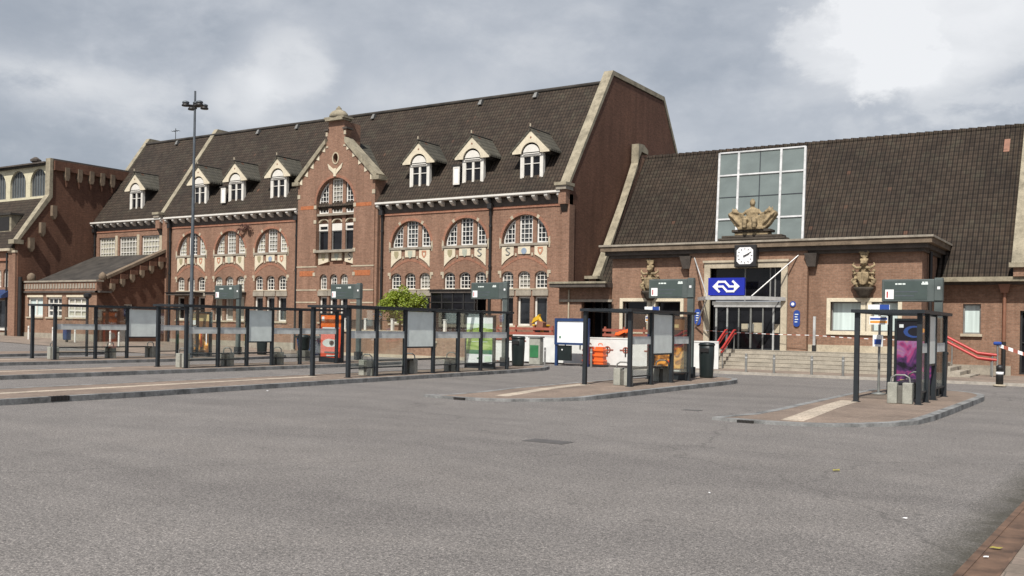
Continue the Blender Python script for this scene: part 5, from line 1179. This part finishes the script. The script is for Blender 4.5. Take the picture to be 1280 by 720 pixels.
# white hoarding panels of the building site
def ring_mark(m, x, y, z, r=.17):
    m.xz(arc(x, z, r, 0, 2*pi, 18)[:-1], y-.02, y, 'brownred', [arc(x, z, r-.05, 0, 2*pi, 18)[:-1]]); m.box(x-r-.14, x+r+.14, y-.024, y, z-.025, z+.025, 'brownred'); m.box(x-.03, x+.03, y-.026, y, z-.30, z+.12, 'black')
xh = -27.55; widths = [1.9, 2.45, 1.75, 2.3, 2.35, 1.9]; i = 0
desc = ['low white hoarding panel beside the terrace end', 'white hoarding panel behind the dark bin and utility cabinet', 'white hoarding panel directly left of the map board', 'white hoarding panel behind the map board and orange barrier blocks', 'white hoarding panel with red ring marks, seen through the shelter before the porch', 'last white hoarding panel, next to the door steps']
for wd, lb in zip(widths, desc):
    top = 1.0 if i == 0 else 1.34-.02*i; t = thing('hoarding_panel', lb, 'hoarding', (xh+wd/2, 40.2, 0), 'white hoarding panels of the building site')
    yo = 40.2 if i < 4 else 39.9
    m = MB(); m.box(xh+.02, xh+wd-.02, yo, yo+.06, .08, top, 'hoard'); m.box(xh+.02, xh+wd-.02, yo-.02, yo+.08, top, top+.06, 'hoard'); m.build('board', t)
    m = MB()
    for xx in (xh+.1, xh+wd-.16): m.box(xx, xx+.07, yo+.065, yo+.6, .0, .08, 'conc'); m.box(xx, xx+.06, yo+.065, yo+.12, 0, top, 'grey')
    m.build('foot', t)
    m = MB()
    if i in (3, 4): ring_mark(m, xh+wd*.45, yo-.001, .78); ring_mark(m, xh+wd*.9-.1, yo-.001, .78, .15)
    elif i in (1, 2): ring_mark(m, xh+.55, yo-.001, 1.08, .10); ring_mark(m, xh+1.35, yo-.001, 1.06, .08)
    if m.v: m.build('marking', t)
    xh += wd; i += 1
# faded red site boards behind
for xa, xb, y, lb in ((-27.3, -23.9, 41.2, 'faded red timber guard rail behind the white hoarding, under the right arched window'), (-21.6, -18.3, 42.0, 'faded red timber guard rail below the dark porch window')):
    t = thing('guard_rail', lb, 'guard rail', ((xa+xb)/2, y, 0), 'faded red guard rails')
    for z in (1.38, 1.62, 1.1): m = MB(); m.box(xa, xb, y-.02, y+.02, z, z+.13, 'brownred'); m.build('board', t)
    for k in range(4): xx = xa+.1+(xb-xa-.2)*k/3; m = MB(); m.box(xx-.04, xx+.04, y+.021, y+.1, 0, 1.85, 'brownred'); m.build('post', t)
# orange barrier blocks
for x, lb in ((-21.0, 'orange plastic barrier block at the hoarding, left of the shelter post'), (-20.42, 'orange plastic barrier block at the hoarding, right of the shelter post')):
    t = thing('plastic_barrier', lb, 'barrier', (x, 39.5, 0), 'orange plastic barrier blocks')
    m = MB(); m.hull8([(x-.25, 39.3, .1), (x+.25, 39.3, .1), (x+.25, 39.7, .1), (x-.25, 39.7, .1)], [(x-.2, 39.34, .92), (x+.2, 39.34, .92), (x+.2, 39.66, .92), (x-.2, 39.66, .92)], 'orangep')
    for zz in (.22, .46, .70): m.box(x-.26, x+.26, 39.28, 39.72, zz, zz+.1, 'orangep')
    m.build('body', t, bevel=.02)
    m = MB(); m.box(x-.3, x+.3, 39.2, 39.8, 0, .1, 'black'); m.build('base', t, bevel=.02)
    m = MB(); m.tube([(x-.1, 39.5, .98), (x-.08, 39.5, 1.06), (x+.08, 39.5, 1.06), (x+.1, 39.5, .98)], .025, 'orangep', 6); m.build('handle', t)
t = thing('tarpaulin', 'crumpled orange tarpaulin lying on top of the red guard rail', 'tarpaulin', (-20.5, 41.95, 1.5)); m = MB(); random.seed(5); n = 7
for i in range(n+1):
    for j in range(4): m.v.append((-20.85+.75*i/n, 41.75+.12*j, 1.46+.28*(i/n)*random.uniform(.6, 1.1)+(.10 if j in (1, 2) else -.06)+random.uniform(-.03, .03)))
k = m._m('orangep')
for i in range(n):
    for j in range(3): m.f.append([i*4+j, (i+1)*4+j, (i+1)*4+j+1, i*4+j+1]); m.mi.append(k); m.sm.append(True)
o = m.build('sheet', t); md = o.modifiers.new('thick', 'SOLIDIFY'); md.thickness = .02
# utility cabinet, tan crate, digger
t = thing('utility_cabinet', 'narrow grey-green utility cabinet before the hoarding, right of the dark bin', 'cabinet', (-23.45, 38.8, 0)); m = MB(); m.box(-23.75, -23.15, 38.65, 39.0, 0, 1.26, 'conc'); m.build('body', t, bevel=.03); m = MB(); m.box(-23.78, -23.12, 38.62, 39.03, 1.26, 1.34, 'grey'); m.build('cap', t)
m = MB(); m.box(-23.68, -23.22, 38.63, 38.66, .35, .92, 'green'); m.build('door', t)
t = thing('crate', 'tan wooden crate beside the green poster panel', 'crate', (-26.9, 39.6, 0)); m = MB(); m.box(-27.1, -26.65, 39.4, 39.8, .05, .62, 'pale')
for z in (.1, .28, .46): m.box(-27.12, -26.63, 39.37, 39.4, z, z+.13, 'brickt')
m.build('body', t); m = MB(); m.box(-27.14, -26.61, 39.36, 39.84, .62, .68, 'pale'); m.build('lid', t)
t = thing('mini_digger', 'small yellow digger arm and cab showing above the white hoarding', 'digger', (-25.0, 42.0, 0))
x, y = -25.0, 42.0
for dx in (-.45, .45):
    m = MB(); m.yz([(y-.7, .0), (y+.7, .0), (y+.85, .2), (y+.7, .4), (y-.7, .4), (y-.85, .2)], x+dx-.13, x+dx+.13, 'black'); m.build('track', t)
m = MB(); m.box(x-.5, x+.5, y-.5, y+.7, .45, .95, 'digger'); m.build('body', t, bevel=.05)
m = MB(); m.box(x-.42, x+.1, y-.3, y+.5, .95, 1.8, 'glassb'); m.box(x-.46, x+.14, y-.34, y+.54, 1.8, 1.9, 'digger'); m.build('cab', t, bevel=.04)
m = MB(); m.hull8([(x-.30, y-.62, 1.95), (x+.1, y-.62, 2.15), (x+.1, y-.45, 2.15), (x-.30, y-.45, 1.95)], [(x-.2, y-.62, 2.2), (x+.16, y-.62, 2.42), (x+.16, y-.45, 2.42), (x-.2, y-.45, 2.2)], 'digger'); m.tube([(x+.2, y-.53, .9), (x+.3, y-.53, 1.9), (x+.05, y-.53, 2.3)], .09, 'digger', 8); m.build('arm', t)
m = MB(); m.xz([(x+.02, 1.62), (x+.42, 1.62), (x+.46, 2.0), (x+.12, 2.1)], y-.75, y-.4, 'copper'); m.build('bucket', t)

# hoop bollards at the pavement edge
def bollard(x, y, label, z=.10, hgt=.72, m_='grey', r=.05):
    t = thing('bollard', label, 'bollard', (x, y, z), 'slim bollards along the station pavement')
    m = MB(); m.tube([(x, y, z-.05), (x, y, z+hgt)], r, m_, 10); m.ball((x, y, z+hgt), (r, r, r*.6), m_, 8); m.build('post', t)
    m = MB(); m.tube([(x, y, z+hgt-.16), (x, y, z+hgt-.10)], r+.008, 'alu', 10); m.build('band', t)
for x, y, lb in ((-22.6, 38.2, 'slim grey bollard left of the map board'), (-20.2, 38.2, 'slim grey bollard before the right orange barrier block'), (-24.1, 38.3, 'slim grey bollard right of the utility cabinet and left of the map board post'), (-14.75, 38.35, 'slim grey bollard left of the door steps, beside the dark bin'), (-13.15, 38.35, 'slim grey bollard in the middle before the door steps'), (-10.5, 38.35, 'slim grey bollard right of the door steps, left of the curtained window'), (-9.3, 38.35, 'slim grey bollard seen through the rightmost shelter'), (-12.0, 38.35, 'slim grey bollard before the right end of the door frame')):
    bollard(x, y, lb)
for x, y, lb in ((-60.5, 36.1, 'slim white bollard before the left end of the annex'), (-58.6, 36.6, 'slim white bollard in front of the first annex window'), (-57.5, 36.9, 'slim white bollard under the middle annex windows'), (-54.9, 36.6, 'slim white bollard by the annex corner'), (-52.6, 36.6, 'slim white bollard in front of the corbelled annex gable'), (-50.9, 36.0, 'slim white bollard right of the leftmost timetable board'), (-56.2, 36.6, 'slim white bollard beside the small dark blue bin')):
    bollard(x, y, lb, gz(x, y)+.02, .85, 'offw', .055)
x, y = -3.75, 37.2
t = thing('bollard', 'short black bollard on a yellowish foot at the right pavement edge', 'bollard', (x, y, .03)); m = MB(); m.lathe((x, y, .03), [(.12, 0), (.12, .5), (.10, .56), (.12, .58), (.12, .68), (.04, .74)], 'black', 12); m.build('post', t)
m = MB(); m.lathe((x, y, .028), [(.22, 0), (.2, .05), (.1, .06)], 'poster_y' if False else 'pale', 12); m.build('foot', t); m = MB(); m.lathe((x, y, .42), [(.124, 0), (.124, .1)], 'sign', 12); m.build('reflective_band', t)
x, y = -56.6, 36.3
t = thing('litter_bin', 'small dark blue bin before the annex', 'bin', (x, y, gz(x, y))); g0 = gz(x, y)
m = MB(); m.box(x-.19, x+.19, y-.18, y+.18, g0+.15, g0+.85, 'blued'); m.build('body', t, bevel=.04); m = MB(); m.box(x-.25, x+.25, y-.22, y+.22, g0+.85, g0+.97, 'black'); m.build('lid', t, bevel=.03); m = MB(); m.box(x-.06, x+.06, y-.06, y+.06, g0, g0+.15, 'black'); m.build('foot', t)

# red rails on the steps
def rail(pts, name, label, grp, drop, feet, r=.045):
    t = thing('handrail', label, 'handrail', tuple(pts[-1][:2])+(.1,), grp)
    for dz in (0, -drop): m = MB(); m.tube([(p[0], p[1], p[2]+dz) for p in pts], r, 'red', 8); m.build('rail', t)
    for f in feet: m = MB(); m.tube([f[0], f[1]], r*.55, 'grey', 8); m.build('post', t)
rail([(-15.45, 42.4, 1.80), (-15.45, 42.15, 1.78), (-15.45, 40.75, 1.02), (-15.45, 40.6, .98)], 'a', 'left one of the two red handrails on the steps in front of the doors', 'red handrails on the door steps', .16, [((-15.45, 42.2, .9), (-15.45, 42.2, 1.78)), ((-15.45, 40.75, .1), (-15.45, 40.75, 1.0))])
rail([(-15.05, 42.4, 1.80), (-15.05, 42.15, 1.78), (-15.05, 40.75, 1.02), (-15.05, 40.6, .98)], 'a', 'right one of the two red handrails on the steps in front of the doors', 'red handrails on the door steps', .16, [((-15.05, 42.2, .9), (-15.05, 42.2, 1.78)), ((-15.05, 40.75, .1), (-15.05, 40.75, 1.0))])
rail([(-7.1, 43.0, 1.72), (-6.35, 43.0, 1.70), (-5.15, 43.0, 1.05), (-4.45, 43.0, .98)], 'b', 'upper pair of red stair rails descending to the right of the porch, nearer the camera', 'red rails of the side flight', .20, [((-6.3, 43.0, .5), (-6.3, 43.0, 1.7)), ((-4.6, 43.0, .1), (-4.6, 43.0, 1.0))], .055)
rail([(-7.1, 44.4, 1.66), (-6.4, 44.4, 1.62), (-5.3, 44.4, 1.00), (-4.7, 44.4, .92)], 'b', 'red stair rails descending beside the low wall, behind the nearer pair', 'red rails of the side flight', .20, [((-6.3, 44.4, .5), (-6.3, 44.4, 1.6)), ((-4.8, 44.4, .1), (-4.8, 44.4, .95))], .055)
# red-white tape and its posts
t = thing('barrier_tape', 'red and white barrier tape strung across the doors to a post', 'barrier tape', (-13.5, 42.2, .9)); 
def tape(m, p, q, n, sag=.04, h=.028):
    p, q = Vector(p), Vector(q)
    for i in range(n):
        a = p.lerp(q, i/n); b = p.lerp(q, (i+1)/n); s0 = sag*4*(i/n)*(1-i/n); s1 = sag*4*((i+1)/n)*(1-(i+1)/n); e = Vector((0, .004, 0))
        m.hull8([a+Vector((0, 0, -s0)), b+Vector((0, 0, -s1)), b+Vector((0, 0, h-s1)), a+Vector((0, 0, h-s0))], [a+e+Vector((0, 0, -s0)), b+e+Vector((0, 0, -s1)), b+e+Vector((0, 0, h-s1)), a+e+Vector((0, 0, h-s0))], 'brownred' if i % 2 else 'sign')
m = MB(); tape(m, (-16.6, 42.6, 1.75), (-11.55, 42.4, 1.62), 26); tape(m, (-11.5, 42.4, 1.62), (-7.4, 42.5, 1.5), 24); m.build('tape', t)
m = MB(); m.box(-11.57, -11.47, 42.35, 42.45, .9, 2.45, 'alu'); m.box(-11.6, -11.44, 42.33, 42.47, .9, 1.2, 'black'); m.build('post', t)
t = thing('warning_barrier', 'red and white barrier board on a blue-topped post near the copper downpipe', 'barrier', (-4.0, 43.5, .1))
m = MB(); m.tube([(-4.45, 43.2, .1), (-4.45, 43.2, 1.45)], .04, 'grey', 8); m.build('post', t); m = MB(); m.box(-4.6, -4.3, 43.1, 43.3, 1.38, 1.52, 'oval'); m.build('top', t, bevel=.04)
m = MB(); tape(m, (-4.4, 43.2, 1.30), (-2.9, 43.5, .75), 9, 0, .14); m.build('board', t)
# autumn leaves and scraps of litter on the ground
def leaf(x, y, z, s_, rot, label, m_='leafd', cat='leaf', nm='fallen_leaf'):
    m = MB(); c, sn = cos(rot), sin(rot); pts = [(-1, 0, .05), (-.4, .42, .22), (.3, .46, .1), (1, .05, .2), (.35, -.4, .02), (-.4, -.36, .12)]
    m.add([(x+s_*(p[0]*c-p[1]*sn), y+s_*(p[0]*sn+p[1]*c), z+s_*p[2]) for p in pts]+[(x, y, z+.01)], [(i, (i+1) % 6, 6) for i in range(6)], m_)
    tag(m.build(nm, fix=False), label, cat)
leaf(-.90, 8.9, .035, .055, .4, 'yellowed leaf lying on the rust-brown edge beam')
leaf(-3.16, 12.78, .01, .075, 1.2, 'small tan leaf on the asphalt before the rightmost island')
leaf(-.93, 8.5, .035, .03, .9, 'tiny white paper scrap on the rust-brown edge beam', 'sign', 'litter', 'paper_scrap')
leaf(-1.8, 9.93, .01, .028, .2, 'white paper scrap on the asphalt near the edge beam', 'sign', 'litter', 'paper_scrap')
leaf(-3.85, 10.1, .01, .028, 2.2, 'white paper scrap alone on the asphalt in the centre right foreground', 'sign', 'litter', 'paper_scrap')
leaf(-18.7, 17.6, .01, .07, 2.2, 'white paper scrap beside the kerb of the long island', 'sign', 'litter', 'paper_scrap')

# ================================================================== CAMERA, SKY, SUN
ALPHA = math.atan(1888/1207.); yaw = pi/2-ALPHA
cam = bpy.data.cameras.new('camera'); co = bpy.data.objects.new('camera', cam); COL.objects.link(co)
cam.sensor_width = 36; cam.lens = 1207/1280*36; cam.shift_y = -47.5/1280*-1
co.matrix_world = Matrix.Translation((0, 0, 1.8)) @ Matrix.Rotation(yaw, 4, 'Z') @ Matrix.Rotation(pi/2, 4, 'X') @ Matrix.Rotation(.018, 4, 'Z')
cam.clip_end = 2000; SC.camera = co
SUN = Vector((.13, -.60, .79)).normalized()
sl = bpy.data.lights.new('sun', 'SUN'); sl.energy = 5.0; sl.angle = radians(.6); sl.color = (1., .955, .88)
so = bpy.data.objects.new('sun', sl); COL.objects.link(so); so.rotation_euler = SUN.to_track_quat('Z', 'Y').to_euler(); so.location = SUN*80
wd = bpy.data.worlds.new('World'); SC.world = wd; wd.use_nodes = True; nt = wd.node_tree
bg = nt.nodes['Background']; L = nt.links.new
def wn(t, **k):
    n = nt.nodes.new(t)
    for a, b in k.items(): setattr(n, a, b)
    return n
def wm(op, a, b=None, c=None):
    n = wn('ShaderNodeMath', operation=op)
    for i, v in enumerate((a, b, c)):
        if v is None: continue
        if isinstance(v, (int, float)): n.inputs[i].default_value = v
        else: L(v, n.inputs[i])
    return n.outputs[0]
sk = wn('ShaderNodeTexSky', sky_type='NISHITA'); sk.sun_disc = False; sk.sun_elevation = math.asin(SUN.z); sk.sun_rotation = atan2(SUN.x, SUN.y); sk.dust_density = 2.
tc = wn('ShaderNodeTexCoord')
def mapped(scale, loc=(0, 0, 0)):
    m = wn('ShaderNodeMapping'); m.inputs['Scale'].default_value = scale; m.inputs['Location'].default_value = loc; L(tc.outputs['Generated'], m.inputs[0]); return m.outputs[0]
def nz(vec, s_, d_=7, r_=.55, dist=0.):
    n = wn('ShaderNodeTexNoise'); n.inputs['Scale'].default_value = s_; n.inputs['Detail'].default_value = d_; n.inputs['Roughness'].default_value = r_; n.inputs['Distortion'].default_value = dist; L(vec, n.inputs['Vector']); return n.outputs['Fac']
n3 = nz(mapped((1, 1, 1.5), (7., 2., 4.)), 22., 8, .62, .3)
n1 = nz(mapped((1, 1, 2.6), (3.1, .4, 1.7)), 3.2, 8, .55, .3); n2 = nz(mapped((1, 1, 1.8), (.3, 5., 2.)), 9., 8, .6, .2)
def blob(d, rx, rz, amp, sharp=1.):
    """soft patch of brighter or darker cloud around direction d"""
    d = Vector(d).normalized(); v = wn('ShaderNodeVectorMath', operation='SUBTRACT'); L(tc.outputs['Generated'], v.inputs[0]); v.inputs[1].default_value = d
    s = wn('ShaderNodeSeparateXYZ'); L(v.outputs[0], s.inputs[0])
    h = wm('SQRT', wm('ADD', wm('POWER', wm('ABSOLUTE', s.outputs[0]), 2.), wm('POWER', wm('ABSOLUTE', s.outputs[1]), 2.)))
    r = wm('SQRT', wm('ADD', wm('POWER', wm('DIVIDE', h, rx), 2.), wm('POWER', wm('DIVIDE', wm('ABSOLUTE', s.outputs[2]), rz), 2.)))
    r = wm('ADD', wm('ADD', r, wm('MULTIPLY', wm('SUBTRACT', n2, .5), 1.7)), wm('MULTIPLY', wm('SUBTRACT', n3, .5), .8))
    f = wm('MINIMUM', 1., wm('MAXIMUM', 0., wm('MULTIPLY', wm('SUBTRACT', 1., r), sharp))); f = wm('MULTIPLY', wm('MULTIPLY', f, f), wm('SUBTRACT', 3., wm('MULTIPLY', f, 2.)))
    return wm('MULTIPLY', f, amp)
den = wm('ADD', wm('ADD', wm('ADD', wm('MULTIPLY', n1, .56), wm('MULTIPLY', n2, .30)), wm('MULTIPLY', wm('SUBTRACT', n3, .5), .12)), .105)
BL_ = [((-.13, 1.11, .335), .17, .11, .25, 2.4), ((-.245, 1.04, .30), .085, .06, .22, 2.6), ((-.17, 1.08, .275), .06, .025, .12, 1.5), ((-.06, 1.14, .275), .12, .03, -.10), ((-.08, 1.1, .235), .22, .045, -.10), ((-.735, .715, .262), .06, .05, .20, 1.6), ((-.775, .69, .235), .045, .035, .14, 1.5), ((-.62, .80, .235), .16, .05, .07),
       ((-.92, .60, .30), .25, .06, -.10), ((-.95, .58, .16), .26, .09, -.16), ((-.40, .95, .30), .13, .08, -.07), ((-.95, .58, .245), .1, .035, .10)]
for b in BL_: den = wm('ADD', den, blob(*b))
rp = wn('ShaderNodeValToRGB'); e = rp.color_ramp.elements
while len(e) < 5: e.new(.5)
for i, (p, c) in enumerate(((.26, (.33, .37, .43)), (.42, (.42, .455, .51)), (.54, (.525, .555, .605)), (.70, (.74, .755, .78)), (.95, (.96, .965, .975)))): e[i].position = p; e[i].color = (*c, 1)
zs_ = wn('ShaderNodeSeparateXYZ'); L(tc.outputs['Generated'], zs_.inputs[0])
den = wm('SUBTRACT', den, wm('MULTIPLY', wm('MAXIMUM', 0., wm('SUBTRACT', zs_.outputs[2], .36)), .45))   # the cloud deck thins and darkens overhead
L(den, rp.inputs[0])
mx = wn('ShaderNodeMix', data_type='RGBA'); ov_ = wn('ShaderNodeMapRange', interpolation_type='SMOOTHSTEP'); ov_.inputs[1].default_value = .34; ov_.inputs[2].default_value = .62; ov_.inputs[3].default_value = .88; ov_.inputs[4].default_value = .12; L(zs_.outputs[2], ov_.inputs[0]); L(ov_.outputs[0], mx.inputs[0])   # broken cloud, mostly clear overhead
skm = wn('ShaderNodeMix', data_type='RGBA', blend_type='MULTIPLY'); skm.inputs[0].default_value = 1.; L(sk.outputs[0], skm.inputs[6]); skm.inputs[7].default_value = (1, 1, 1, 1)
cm_ = wn('ShaderNodeMix', data_type='RGBA', blend_type='MULTIPLY'); cm_.inputs[0].default_value = 1.; L(rp.outputs[0], cm_.inputs[6]); cm_.inputs[7].default_value = (8.9, 8.9, 8.9, 1)
L(skm.outputs[2], mx.inputs[6]); L(cm_.outputs[2], mx.inputs[7]); L(mx.outputs[2], bg.inputs['Color']); bg.inputs['Strength'].default_value = .10
vs = SC.view_settings; vs.view_transform = 'Standard'; vs.look = 'None'; vs.exposure = .15; vs.gamma = 1.; vs.use_curve_mapping = False
